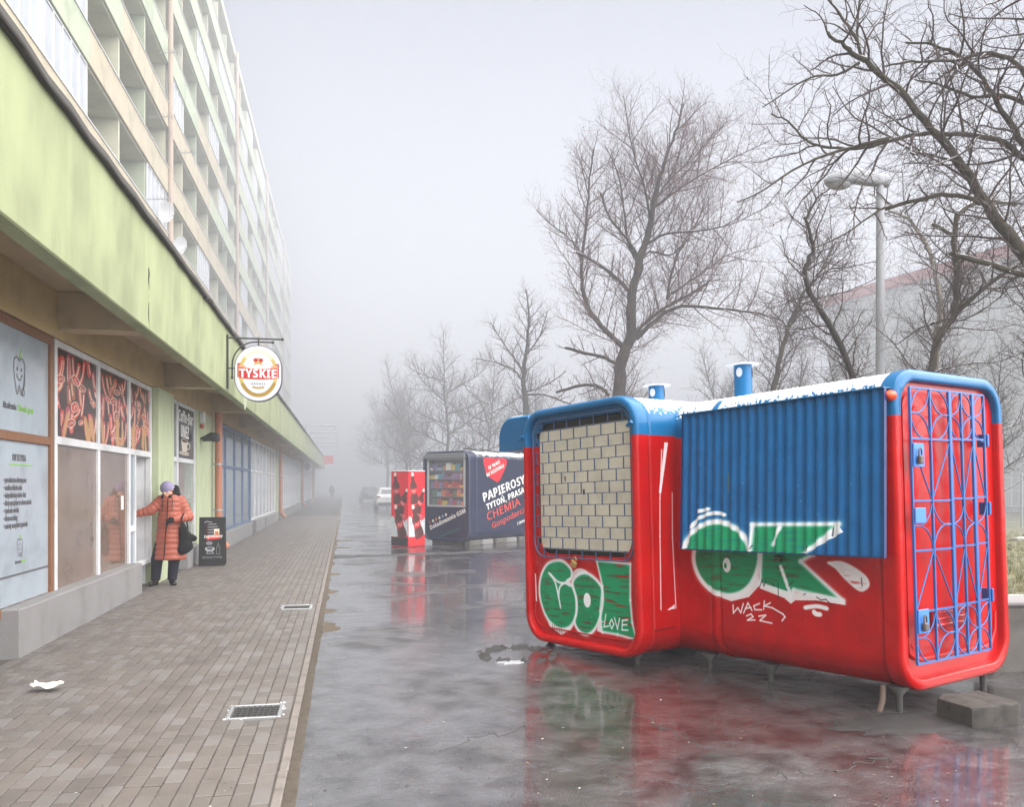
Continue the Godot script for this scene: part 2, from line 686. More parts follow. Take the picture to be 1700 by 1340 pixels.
func pavement() -> void:
	# the bed that shows in the joints: pale sand by the shops, dark moss by the kerb
	struct("pavement", span(-3.6, -0.37, -0.10, -0.012, 8, -140), mat(lin(0.125, 0.11, 0.096), 0.9, T.blotch, Vector3.ONE * 0.4, T.grain, 1.4))
	var pave: Node3D = get_node("pavement")
	var tone := [[0.170, 0.150, 0.137], [0.181, 0.160, 0.146], [0.160, 0.141, 0.129], [0.192, 0.171, 0.158], [0.175, 0.152, 0.138], [0.203, 0.186, 0.177]]
	var mats := []
	for t in tone:
		var m := mat(lin(t[0], t[1], t[2]), 0.5, T.soft, Vector3.ONE * 0.6, T.grain, 2.2)
		m.metallic_specular = 0.35
		mats.append(bump(m, T.fine, 0.12))
	var kinds := []
	for l in [0.215, 0.15]:
		kinds.append(cube(Vector3.ZERO, Vector3(0.0922, 0.06, l - 0.009), 0.005).mesh())
	var one := 0
	var far := [[], []]
	var tint := [PackedColorArray(), PackedColorArray()]
	for k in 27:
		var x := -0.424 - k * 0.0975
		var z := -2.9 + rng.randf() * 0.24
		while z > -46.0:
			var s := 0 if rng.randf() < 0.6 else 1
			var l: float = [0.215, 0.15][s]
			var at := Vector3(x + rng.randf_range(-0.001, 0.001), -0.030 + rng.randf_range(-0.004, 0.0015), z - l * 0.5)
			z -= l
			if grate_near(at):
				continue
			var q := Basis.from_euler(Vector3(rng.randf_range(-0.014, 0.014), rng.randf_range(-0.010, 0.010), rng.randf_range(-0.012, 0.012)))
			var shows := at.x > -0.4 - (-at.z) * 0.62 + 0.18 and at.z < -3.75
			if shows and at.z > -6.35 and one < 300:
				var o := obj("paver", kinds[s], mats[rng.randi() % 6], pave, at)
				o.basis = q
				one += 1
			else:
				far[s].append(Transform3D(q, at))
				var t = tone[rng.randi() % 6]
				tint[s].push_back(Color(t[0], t[1], t[2]))
	var fm := mat(Color.WHITE, 0.5, T.soft, Vector3.ONE * 0.6, T.grain, 2.2)
	fm.metallic_specular = 0.35
	fm.vertex_color_use_as_albedo = true
	for s in 2:
		var mm := MultiMesh.new()
		mm.transform_format = MultiMesh.TRANSFORM_3D
		mm.use_colors = true
		mm.mesh = kinds[s]
		mm.instance_count = far[s].size()
		for i in far[s].size():
			mm.set_instance_transform(i, far[s][i])
			mm.set_instance_color(i, tint[s][i])
		var o := MultiMeshInstance3D.new()
		o.multimesh = mm
		o.material_override = fm
		o.name = "far_pavers"
		pave.add_child(o, true)
		stuff(o)
	# edging stones and the gutter of dirt beside them
	var em := bump(mat(lin(0.24, 0.21, 0.19), 0.7, T.blotch, Vector3.ONE * 1.1, T.grain, 2.0), T.fine, 0.2)
	var kerb := struct("kerb", span(-0.368, -0.318, -0.2, -0.06, 8, -140), em)
	var stone := cube(Vector3.ZERO, Vector3(0.054, 0.12, 0.99), 0.008).mesh()
	for i in 60:
		var o := obj("kerb_stone", stone, em, kerb, Vector3(-0.342 + rng.randf_range(-0.002, 0.002), -0.058 + rng.randf_range(-0.002, 0.002), -2.4 - i))
		o.rotation.y = rng.randf_range(-0.003, 0.003)
	var dirt := MB.new()
	var dn := noise(0.9, 4)
	var rows := []
	for i in 420:
		var z := 2.0 - i * 0.2
		var w := 0.075 + 0.016 * dn.get_noise_1d(i * 0.35)
		var lobe := maxf(0.0, dn.get_noise_1d(i * 0.11 + 300.0) - 0.12) * (0.3 if z < -8.5 else 0.0)
		rows.append(PackedVector3Array([Vector3(-0.32, -0.012, z), Vector3(-0.30, -0.012 + 0.006 * dn.get_noise_1d(i * 1.7), z), Vector3(-0.32 + w * 0.7, -0.018 + 0.006 * dn.get_noise_1d(i * 2.3), z), Vector3(-0.32 + w + lobe, -0.036, z)]))
	dirt.loft(rows, false, false, false, true)
	struct("gutter_dirt", dirt, bump(mat(lin(0.17, 0.135, 0.10), 0.95, T.blotch, Vector3.ONE * 3.0, T.grain, 3.0), T.fine, 1.2))


func grate_near(p: Vector3) -> bool:
	for g in GRATES:
		if absf(p.x - g.x) < g.y and absf(p.z - g.z) < g.y + 0.05:
			return true
	return false


const GRATES := [Vector3(-0.62, 0.19, -6.2), Vector3(-0.62, 0.19, -11.4)]

const WALL := -3.15
const FASCIA := -2.1


func pane_unit(parent: Node3D, z0: float, z1: float, y0: float, y1: float, frame: Material, f := 0.05, x := WALL) -> Node3D:  # a frame ring in the shop wall; panes are added by pane()
	var b := MB.new()
	b.box(Vector3(x, (y0 + y1) * 0.5, z0 - f * 0.5), Vector3(0.09, y1 - y0, f), 0.006)
	b.box(Vector3(x, (y0 + y1) * 0.5, z1 + f * 0.5), Vector3(0.09, y1 - y0, f), 0.006)
	for y in [y0 + f * 0.5, y1 - f * 0.5]:
		b.box(Vector3(x - 0.002, y, (z0 + z1) * 0.5), Vector3(0.086, f, absf(z1 - z0) - f * 2.0), 0.006)
	return obj("window_frame", b, frame, parent)


func pane(parent: Node3D, z0: float, z1: float, y0: float, y1: float, m: Material, called := "pane", x := WALL) -> MeshInstance3D:
	var b := MB.new()
	b.quad(Vector3(x + 0.012, y0, z0), Vector3(x + 0.012, y0, z1), Vector3(x + 0.012, y1, z1), Vector3(x + 0.012, y1, z0), Vector3.RIGHT)
	b.quad(Vector3(x - 0.012, y0, z0), Vector3(x - 0.012, y0, z1), Vector3(x - 0.012, y1, z1), Vector3(x - 0.012, y1, z0), Vector3.LEFT)
	return obj(called, b, m, parent)


func bar_z(parent: Node3D, z0: float, z1: float, y: float, w: float, m: Material, x := WALL) -> void:
	obj("rail", span(x - 0.042, x + 0.042, y - w * 0.5, y + w * 0.5, z0, z1, 0.005), m, parent)


func bar_y(parent: Node3D, z: float, y0: float, y1: float, w: float, m: Material, x := WALL) -> void:
	obj("mullion", span(x - 0.043, x + 0.043, y0, y1, z - w * 0.5, z + w * 0.5, 0.005), m, parent)


func meat_print(seed_: int) -> Texture2D:  # hanging cured meats on a dark ground
	var p := Print.new(192, 320, Color(0.22, 0.13, 0.11))
	var r := RandomNumberGenerator.new()
	r.seed = seed_
	for row in 3:
		for i in 8:
			var x := 8 + i * 25 + r.randf_range(-9, 9)
			var y := 20 + row * 95 + r.randf_range(-22, 22)
			var l := r.randf_range(45, 120)
			var w := r.randf_range(10, 27)
			var lean := r.randf_range(-30, 30)
			var c := Color(r.randf_range(0.58, 0.80), r.randf_range(0.24, 0.38), r.randf_range(0.22, 0.32))
			p.curve(pv([x, y, x + lean * 0.3, y + l * 0.5, x + lean, y + l]), w, c.darkened(0.45), 3.0)
			p.curve(pv([x, y, x + lean * 0.3, y + l * 0.5, x + lean, y + l]), w * 0.72, c, 3.0)
			for k in 2:
				var o := r.randf_range(-0.3, 0.3) * w
				p.curve(pv([x + o, y + 8, x + lean * 0.3 + o * 1.2, y + l * 0.5, x + lean + o, y + l - 10]), r.randf_range(1.5, 4.0), Color(0.90, 0.78, 0.70), 2.0, 0.8)
	for k in 9:
		var c := Vector2(r.randf_range(10, 182), r.randf_range(60, 300))
		var s := r.randf_range(12, 26)
		var tn := r.randf() * 3.0
		p.poly(Print.oval(c, Vector2(s, s * 0.7), 0, TAU, 24, tn), Color(0.86, 0.74, 0.66), 0.9)
		p.poly(Print.oval(c, Vector2(s * 0.82, s * 0.55), 0, TAU, 24, tn), Color(r.randf_range(0.55, 0.75), 0.26, 0.24), 0.95)
		p.line(Print.oval(c + Vector2(3, 2), Vector2(s * 0.4, s * 0.2), 0, 4.0, 12, tn), 2.5, Color(0.85, 0.70, 0.62), 2.0, 0.7)
	for k in 5:
		var x := r.randf_range(10, 180)
		p.curve(pv([x, r.randf_range(190, 250), x + r.randf_range(-20, 20), 312]), r.randf_range(10, 18), Color(0.72, 0.55, 0.36), 4.0, 0.8)
	return p.tex()


func coffee_print() -> Texture2D:
	var p := Print.new(160, 300, Color(0.045, 0.035, 0.03))
	p.poly(Print.oval(Vector2(70, 195), Vector2(34, 12)), Color(0.75, 0.70, 0.64))
	p.poly(pv([38, 195, 102, 195, 90, 262, 50, 262]), Color(0.80, 0.76, 0.70))
	p.poly(Print.oval(Vector2(70, 196), Vector2(28, 8)), Color(0.30, 0.18, 0.10))
	p.curve(pv([100, 205, 122, 208, 118, 236, 95, 240]), 8, Color(0.78, 0.74, 0.68))
	p.poly(Print.oval(Vector2(72, 268), Vector2(56, 12)), Color(0.66, 0.62, 0.56))
	for i in 14:
		p.poly(Print.oval(Vector2(118 + (i % 4) * 11, 240 + (i / 4) * 13), Vector2(8, 5), 0, TAU, 12, i * 0.7), Color(0.25, 0.14, 0.08))
	for k in 3:
		p.curve(pv([58 + k * 12, 180, 52 + k * 13, 162, 62 + k * 10, 146]), 4, Color(0.5, 0.48, 0.46), 4.0, 0.6)
	return p.tex()


func tooth_mark(parent: Node3D, at: Vector3, s: float) -> void:  # an outlined apple-tooth with a smile, leaf and stethoscope
	var t := Transform3D(FACE_STREET, at)
	var out := Print.smooth(pv([0, 0.62, 0.25, 0.75, 0.55, 0.60, 0.60, 0.15, 0.42, -0.45, 0.28, -0.78, 0.14, -0.70, 0.0, -0.42, -0.14, -0.70, -0.28, -0.78, -0.42, -0.45, -0.60, 0.15, -0.55, 0.60, -0.25, 0.75]), true)
	for q in [[out, 0.055, true, "printed_outline"], [Print.smooth(pv([-0.30, 0.05, -0.15, -0.14, 0.0, -0.19, 0.15, -0.14, 0.30, 0.05])), 0.05, false, "printed_smile"], [Print.oval(Vector2(-0.22, 0.26), Vector2(0.04, 0.05), 0, TAU, 10), 0.05, false, "printed_eye"], [Print.oval(Vector2(0.22, 0.26), Vector2(0.04, 0.05), 0, TAU, 10), 0.05, false, "printed_eye"], [Print.oval(Vector2(0.42, -0.66), Vector2(0.15, 0.15), 0, TAU, 16), 0.05, false, "printed_ring"], [Print.smooth(pv([0.56, 0.1, 0.62, -0.3, 0.45, -0.5])), 0.05, false, "printed_tube"]]:
		var b := MB.new()
		line_mesh(b, q[0], q[1], s, t, q[2])
		obj(q[3], b, M.print_grey, parent)
	var g := MB.new()
	g.prism(Print.smooth(pv([0.0, 0.70, 0.10, 0.98, 0.22, 1.15, 0.20, 0.85]), true), 0.002, t * Transform3D(Basis.from_scale(Vector3(s, s, 1)), Vector3.ZERO))
	obj("printed_leaf", g, M.print_green, parent)


func line_mesh(b: MB, p: PackedVector2Array, w: float, s: float, t: Transform3D, closed := false) -> void:  # a flat drawn line
	var m := p.size()
	var l := PackedVector3Array()
	var r := PackedVector3Array()
	for i in m:
		var a := p[(i - 1 + m) % m] if closed else p[maxi(i - 1, 0)]
		var c := p[(i + 1) % m] if closed else p[mini(i + 1, m - 1)]
		var o := (c - a).normalized().orthogonal() * w * 0.5
		l.push_back(t * Vector3((p[i].x + o.x) * s, (p[i].y + o.y) * s, 0.0015))
		r.push_back(t * Vector3((p[i].x - o.x) * s, (p[i].y - o.y) * s, 0.0015))
	for i in (m if closed else m - 1):
		b.quad(r[i], r[(i + 1) % m], l[(i + 1) % m], l[i], t.basis.z)


func shop_arcade() -> void:
	M.print_grey = mat(lin(0.10, 0.10, 0.11), 0.6)
	M.print_green = mat(lin(0.22, 0.42, 0.12), 0.6)
	M.print_white = mat(lin(0.75, 0.75, 0.73), 0.6)
	var a := thing("shop_arcade", "long single storey shop row with pale green plaster fascia over the pavement", "building")
	# roof slab, fascia boards with a dark coping, soffit and cross beams
	obj("roof", span(-7.3, -2.28, 4.28, 4.44, 2, -92), M.bitumen, a)
	for i in 16:
		var z := 2.0 - i * 5.9
		obj("fascia_panel", span(FASCIA - 0.16, FASCIA, 3.3, 4.47, z, z - 5.885, 0.012), M.plaster_green, a)
	var cop := MB.new()
	var rows := []
	var cn := noise(0.5, 3)
	for i in 190:
		var z := 2.0 - i * 0.5
		var w := 0.03 * cn.get_noise_1d(i * 3.0)
		var o := 0.02 * cn.get_noise_1d(i * 2.1 + 90)
		rows.append(PackedVector3Array([Vector3(-2.5, 4.45, z), Vector3(-2.5, 4.53 + w, z), Vector3(FASCIA + 0.05 + o, 4.53 + w, z), Vector3(FASCIA + 0.06 + o, 4.44 + w, z), Vector3(FASCIA + 0.005, 4.45 + w, z)]))
	cop.loft(rows, true, true, true, true)
	obj("coping", cop, M.bitumen, a)
	var ck := MB.new()
	ck.tube(PackedVector3Array([Vector3(FASCIA + 0.001, 3.98, -9.80), Vector3(FASCIA + 0.001, 3.90, -9.815), Vector3(FASCIA + 0.001, 3.86, -9.80), Vector3(FASCIA + 0.001, 3.74, -9.82)]), PackedFloat32Array([0.003, 0.009, 0.006, 0.002]), 5)
	obj("crack", ck, M.bitumen, a)
	ck = MB.new()
	ck.tube(PackedVector3Array([Vector3(FASCIA + 0.001, 3.60, -9.81), Vector3(FASCIA + 0.001, 3.48, -9.80), Vector3(FASCIA + 0.001, 3.31, -9.825)]), PackedFloat32Array([0.002, 0.004, 0.002]), 5)
	obj("crack", ck, M.bitumen, a)
	for q in [[-13.4, 4.42], [-20.5, 4.1]]:
		ck = MB.new()
		ck.tube(PackedVector3Array([Vector3(FASCIA - 0.02, q[1], q[0]), Vector3(FASCIA + 0.10, q[1], q[0]), Vector3(FASCIA + 0.14, q[1] - 0.03, q[0]), Vector3(FASCIA + 0.15, q[1] - 0.1, q[0])]), PackedFloat32Array([0.012]), 6)
		obj("iron_hook", ck, M.iron, a)
	for q in [[-18.9, 3.72, 0.3, 0.5]]:
		var pt := MB.new()
		pt.prism(Print.smooth(pv([-q[2], -q[3] * 0.6, -q[2] * 0.2, -q[3], q[2] * 0.9, -q[3] * 0.5, q[2], q[3] * 0.5, q[2] * 0.1, q[3], -q[2] * 0.8, q[3] * 0.7]), true), 0.002, Transform3D(FACE_STREET, Vector3(FASCIA, q[1], q[0])))
		obj("repair_patch", pt, mat(lin(0.425, 0.46, 0.33), 0.9, T.soft, Vector3.ONE), a)
	obj("soffit", span(-3.3, FASCIA - 0.16, 3.74, 3.86, 2, -92), M.soffit, a)
	for i in 17:
		var z := 0.9 - 5.56 * i if i < 4 else -15.3 - 5.6 * (i - 3)
		obj("cross_beam", span(-3.24, FASCIA - 0.16, 3.32, 3.738, z + 0.14, z - 0.14, 0.01), M.soffit, a)
	obj("lintel", span(-3.36, -3.1, 3.22, 3.738, 2, -92), M.tan, a)
	obj("rear_wall", span(-7.2, -3.5, -0.05, 3.738, -91.9, 2), M.green_wall, a)
	# clinic window: frosted film in a brown frame
	var w := Node3D.new()
	w.name = "clinic_window"
	a.add_child(w)
	for q in [[-5.0, -7.35], [-7.41, -9.98]]:
		pane_unit(w, q[0], q[1], 0.36, 3.21, M.brown_frame, 0.09)
		obj("rail", span(WALL - 0.042, WALL + 0.042, 2.03, 2.12, q[0] - 0.09, q[1] + 0.09, 0.006), M.brown_frame, w)
		pane(w, q[0] - 0.08, q[1] + 0.08, 0.44, 2.04, M.film_blue)
		pane(w, q[0] - 0.08, q[1] + 0.08, 2.11, 3.13, M.film_blue)
	var px := WALL + 0.0145
	obj("printed_stripe", span(px - 0.001, px + 0.001, 0.72, 0.74, -7.52, -9.88), M.print_grey, w)
	text("DIETETYKA", 0.065, M.print_grey, w, Vector3(px, 1.87, -8.89), FACE_STREET, true, 0.78)
	obj("printed_underline", span(px - 0.001, px + 0.001, 1.795, 1.81, -8.82, -9.4), M.print_green, w)
	var said := ["• poradnictwo dietetyczne", "• analiza składu ciała", "• indywidualny dobór diet", "• diety specjalne w schorzeniach", "• żywienie rodzin", "• dietocoaching", "• zmiany nawyków żywienia"]
	for i in said.size():
		text(said[i], 0.050, M.print_grey, w, Vector3(px, 1.65 - i * 0.073, -8.68), FACE_STREET, true, 0.68)
	text("Akademia", 0.062, M.print_grey, w, Vector3(px, 2.36, -8.66), FACE_STREET, true, 0.82)
	text("Zdrowie.pani", 0.062, M.print_green, w, Vector3(px, 2.36, -9.02), FACE_STREET, true, 0.82)
	tooth_mark(w, Vector3(px, 2.68, -9.07), 0.235)
	tooth_mark(w, Vector3(px, 0.99, -9.08), 0.115)
	text("Akademia", 0.03, M.print_grey, w, Vector3(px, 0.85, -8.96), FACE_STREET, true, 0.8)
	text("Zdrowie", 0.03, M.print_green, w, Vector3(px, 0.85, -9.12), FACE_STREET, true, 0.8)
	# butcher's windows and door in white frames
	w = Node3D.new()
	w.name = "butcher_window"
	a.add_child(w)
	pane_unit(w, -10.03, -14.72, 0.34, 3.21, M.white, 0.07)
	bar_z(w, -10.10, -14.65, 2.1, 0.09, M.white)
	for z in [-11.72, -13.30]:
		bar_y(w, z, 0.41, 2.055, 0.085, M.white)
		bar_y(w, z, 2.145, 3.14, 0.085, M.white)
	var zs := [-10.1, -11.68, -11.76, -13.26, -13.34, -14.66]
	for i in 3:
		pane(w, zs[i * 2], zs[i * 2 + 1], 2.145, 3.15, printed(meat_print(40 + i), 0.25), "meat_poster")
		if i < 2:
			pane(w, zs[i * 2], zs[i * 2 + 1], 0.40, 2.06, M.film)
	pane(w, -13.34, -13.68, 0.42, 2.06, M.glass_grey)
	bar_y(w, -13.66, 0.0, 2.055, 0.05, M.white)
	bar_z(w, -13.35, -13.63, 0.95, 0.09, M.white)
	obj("panel", span(WALL - 0.03, WALL + 0.01, 0.06, 0.91, -13.34, -13.63), M.white, w)
	shop_door(a, -13.72, -14.66, M.glass_green)
	obj("paper_notice", span(WALL - 0.206, WALL - 0.204, 1.32, 1.62, -14.05, -14.27), mat(lin(0.6, 0.62, 0.5), 0.7), w)
	obj("paper_notice", span(WALL + 0.014, WALL + 0.016, 1.25, 1.45, -12.9, -13.05), mat(lin(0.6, 0.6, 0.58), 0.7), w)
	# green pier, then the beer bar's window and door
	obj("pier", span(-3.5, -3.0, -0.05, 3.22, -14.74, -16.0, 0.01), M.green_wall, a)
	w = Node3D.new()
	w.name = "bar_window"
	a.add_child(w)
	pane_unit(w, -16.02, -18.85, 0.40, 3.21, M.white, 0.07)
	bar_z(w, -16.09, -18.78, 2.09, 0.09, M.white)
	bar_y(w, -16.95, 0.47, 3.14, 0.09, M.white)
	pane(w, -16.09, -16.91, 2.13, 3.15, M.dark_glass)
	pane(w, -17.0, -18.78, 2.13, 3.15, printed(coffee_print(), 0.25), "coffee_poster")
	text("Coffe-Bar", 0.23, M.print_white, w, Vector3(px + 0.002, 2.95, -17.9), FACE_STREET, true, 1.1, false)
	text("UNEŻ", 0.25, M.print_white, w, Vector3(px + 0.002, 2.66, -17.8), FACE_STREET, true, 1.0, false)
	pane(w, -17.0, -17.75, 0.46, 2.05, M.film)
	pane(w, -17.76, -18.78, 0.46, 2.05, M.glass_green)
	shop_door(a, -16.1, -16.9, M.glass_grey)
	obj("pier", span(-3.5, -3.08, -0.05, 3.22, -18.87, -21.45, 0.01), M.green_wall, a)
	# wall lamp and camera on the pier
	var l := MB.new()
	l.box(Vector3(-3.0, 2.62, -19.3), Vector3(0.16, 0.05, 0.05))
	l.tube(PackedVector3Array([Vector3(-3.04, 2.60, -19.3), Vector3(-2.86, 2.66, -19.3), Vector3(-2.74, 2.64, -19.3), Vector3(-2.7, 2.56, -19.3)]), PackedFloat32Array([0.05, 0.10, 0.11, 0.04]), 12)
	obj("wall_lamp", l, M.iron, a)
	obj("alarm_box", span(-3.08, -2.98, 2.96, 3.2, -19.15, -19.35, 0.015), M.white, a)
	obj("alarm_beacon", span(-3.08, -3.0, 2.84, 2.93, -19.18, -19.32, 0.02), mat(lin(0.4, 0.05, 0.03), 0.4), a)
	# glazed fronts farther along
	glazed_front(a, -21.6, -29.3, 4, M.blue_frame, M.glass_grey, "blue_shopfront")
	obj("pier", span(-3.5, -3.1, -0.05, 3.22, -29.32, -29.6), M.blue_frame, a)
	glazed_front(a, -29.6, -39.6, 7, M.white, M.pale_glass, "white_shopfront")
	obj("pier", span(-3.5, -3.1, -0.05, 3.22, -39.6, -41.4), M.green_wall, a)
	for q in [[-41.4, -50.6, 7], [-50.9, -60.0, 7], [-61.8, -70.5, 7], [-71.5, -81.0, 7]]:
		glazed_front(a, q[0], q[1], q[2], M.white, M.pale_glass, "white_shopfront")
	for q in [[-50.6, -50.9], [-60.0, -61.8], [-70.5, -71.5], [-81.0, -91.9]]:
		obj("pier", span(-3.5, -3.1, -0.05, 3.22, q[0], q[1]), M.facade_cream, a)
	obj("wall", span(-3.5, -3.1, -0.05, 3.22, 2.0, -4.98), M.tan, a)
	# low concrete plinths below the windows
	for q in [[-8.55, -13.35, 0.45], [-17.1, -18.6, 0.38], [-21.3, -28.6, 0.40], [-29.9, -33.0, 0.42], [-33.6, -39.0, 0.40], [-41.8, -45.5, 0.42], [-46.2, -50.4, 0.4], [-51, -55.6, 0.42], [-56.2, -60, 0.42], [-62, -69, 0.42], [-72, -80.6, 0.42]]:
		obj("plinth", span(-3.5, -2.95, -0.05, q[2], q[0], q[1], 0.012), M.concrete, a)
	obj("plinth", span(-3.5, WALL - 0.02, -0.05, 0.36, -4.98, -8.54), M.concrete, a)
	obj("plinth", span(-3.5, WALL - 0.045, -0.05, 0.36, -13.36, -13.64), M.white, a)
	# rust red downpipes with bands and a kicked-out foot
	for z in [-20.9, -40.5, -60.9, -81.5]:
		var p := MB.new()
		p.tube(PackedVector3Array([Vector3(-2.93, 3.74, z), Vector3(-2.93, 0.5, z), Vector3(-2.92, 0.36, z), Vector3(-2.82, 0.22, z), Vector3(-2.72, 0.12, z)]), PackedFloat32Array([0.085]), 14)
		var d := obj("downpipe", p, M.rust_pipe, a)
		for y in [1.02, 2.1]:
			var r := MB.new()
			r.tube(PackedVector3Array([Vector3(-2.93, y - 0.02, z), Vector3(-2.93, y + 0.02, z)]), PackedFloat32Array([0.094]), 14)
			r.box(Vector3(-3.04, y, z), Vector3(0.1, 0.03, 0.03))
			obj("pipe_clip", r, M.steel, d)
	# bare sign rods on the roof edge
	for i in 5:
		var z := -49.0 - i * 6.5
		var r := MB.new()
		r.tube(PackedVector3Array([Vector3(-2.3, 4.42, z), Vector3(-2.15, 5.0, z), Vector3(-0.55, 5.0, z), Vector3(-0.55, 4.78, z)]), PackedFloat32Array([0.035]), 6)
		obj("sign_rod", r, M.steel, a)


func shop_door(parent: Node3D, z0: float, z1: float, glass: Material) -> void:
	var d := MB.new()
	var x := WALL - 0.22
	var rv := MB.new()
	for z in [z0 + 0.016, z1 - 0.016]:
		rv.box(Vector3(WALL - 0.17, 1.02, z), Vector3(0.24, 2.05, 0.03))
	rv.box(Vector3(WALL - 0.17, 2.062, (z0 + z1) * 0.5), Vector3(0.24, 0.03, absf(z1 - z0)))
	obj("door_reveal", rv, M.white, parent)
	for z in [z0 - 0.06, z1 + 0.06]:
		d.box(Vector3(x, 1.02, z), Vector3(0.07, 2.0, 0.10), 0.008)
	for y in [0.06, 0.92, 1.98]:
		d.box(Vector3(x - 0.002, y, (z0 + z1) * 0.5), Vector3(0.066, 0.1, absf(z1 - z0) - 0.22), 0.008)
	d.box(Vector3(x - 0.01, 0.49, (z0 + z1) * 0.5), Vector3(0.03, 0.76, absf(z1 - z0) - 0.22), 0.0)
	var o := obj("door", d, M.white, parent)
	pane(o, z0 - 0.11, z1 + 0.11, 0.96, 1.93, glass, "door_pane", x)
	var h := MB.new()
	h.rod(Vector3(x + 0.03, 1.12, z1 + 0.2), Vector3(x + 0.09, 1.12, z1 + 0.2), 0.01)
	h.rod(Vector3(x + 0.09, 1.12, z1 + 0.2), Vector3(x + 0.09, 1.12, z1 + 0.34), 0.011)
	obj("door_handle", h, M.steel, o)


func glazed_front(parent: Node3D, z0: float, z1: float, parts: int, frame: Material, glass: Material, called: String) -> void:
	var w := Node3D.new()
	w.name = called
	parent.add_child(w, true)
	pane_unit(w, z0, z1, 0.38, 3.2, frame, 0.09)
	bar_z(w, z0 - 0.09, z1 + 0.09, 2.1, 0.08, frame)
	for i in parts:
		var a := lerpf(z0, z1, float(i) / parts)
		var b := lerpf(z0, z1, float(i + 1) / parts)
		pane(w, a - 0.03, b + 0.03, 0.46, 2.07, glass)
		pane(w, a - 0.03, b + 0.03, 2.13, 3.12, glass)
		if i:
			bar_y(w, a, 0.47, 3.11, 0.09, frame)


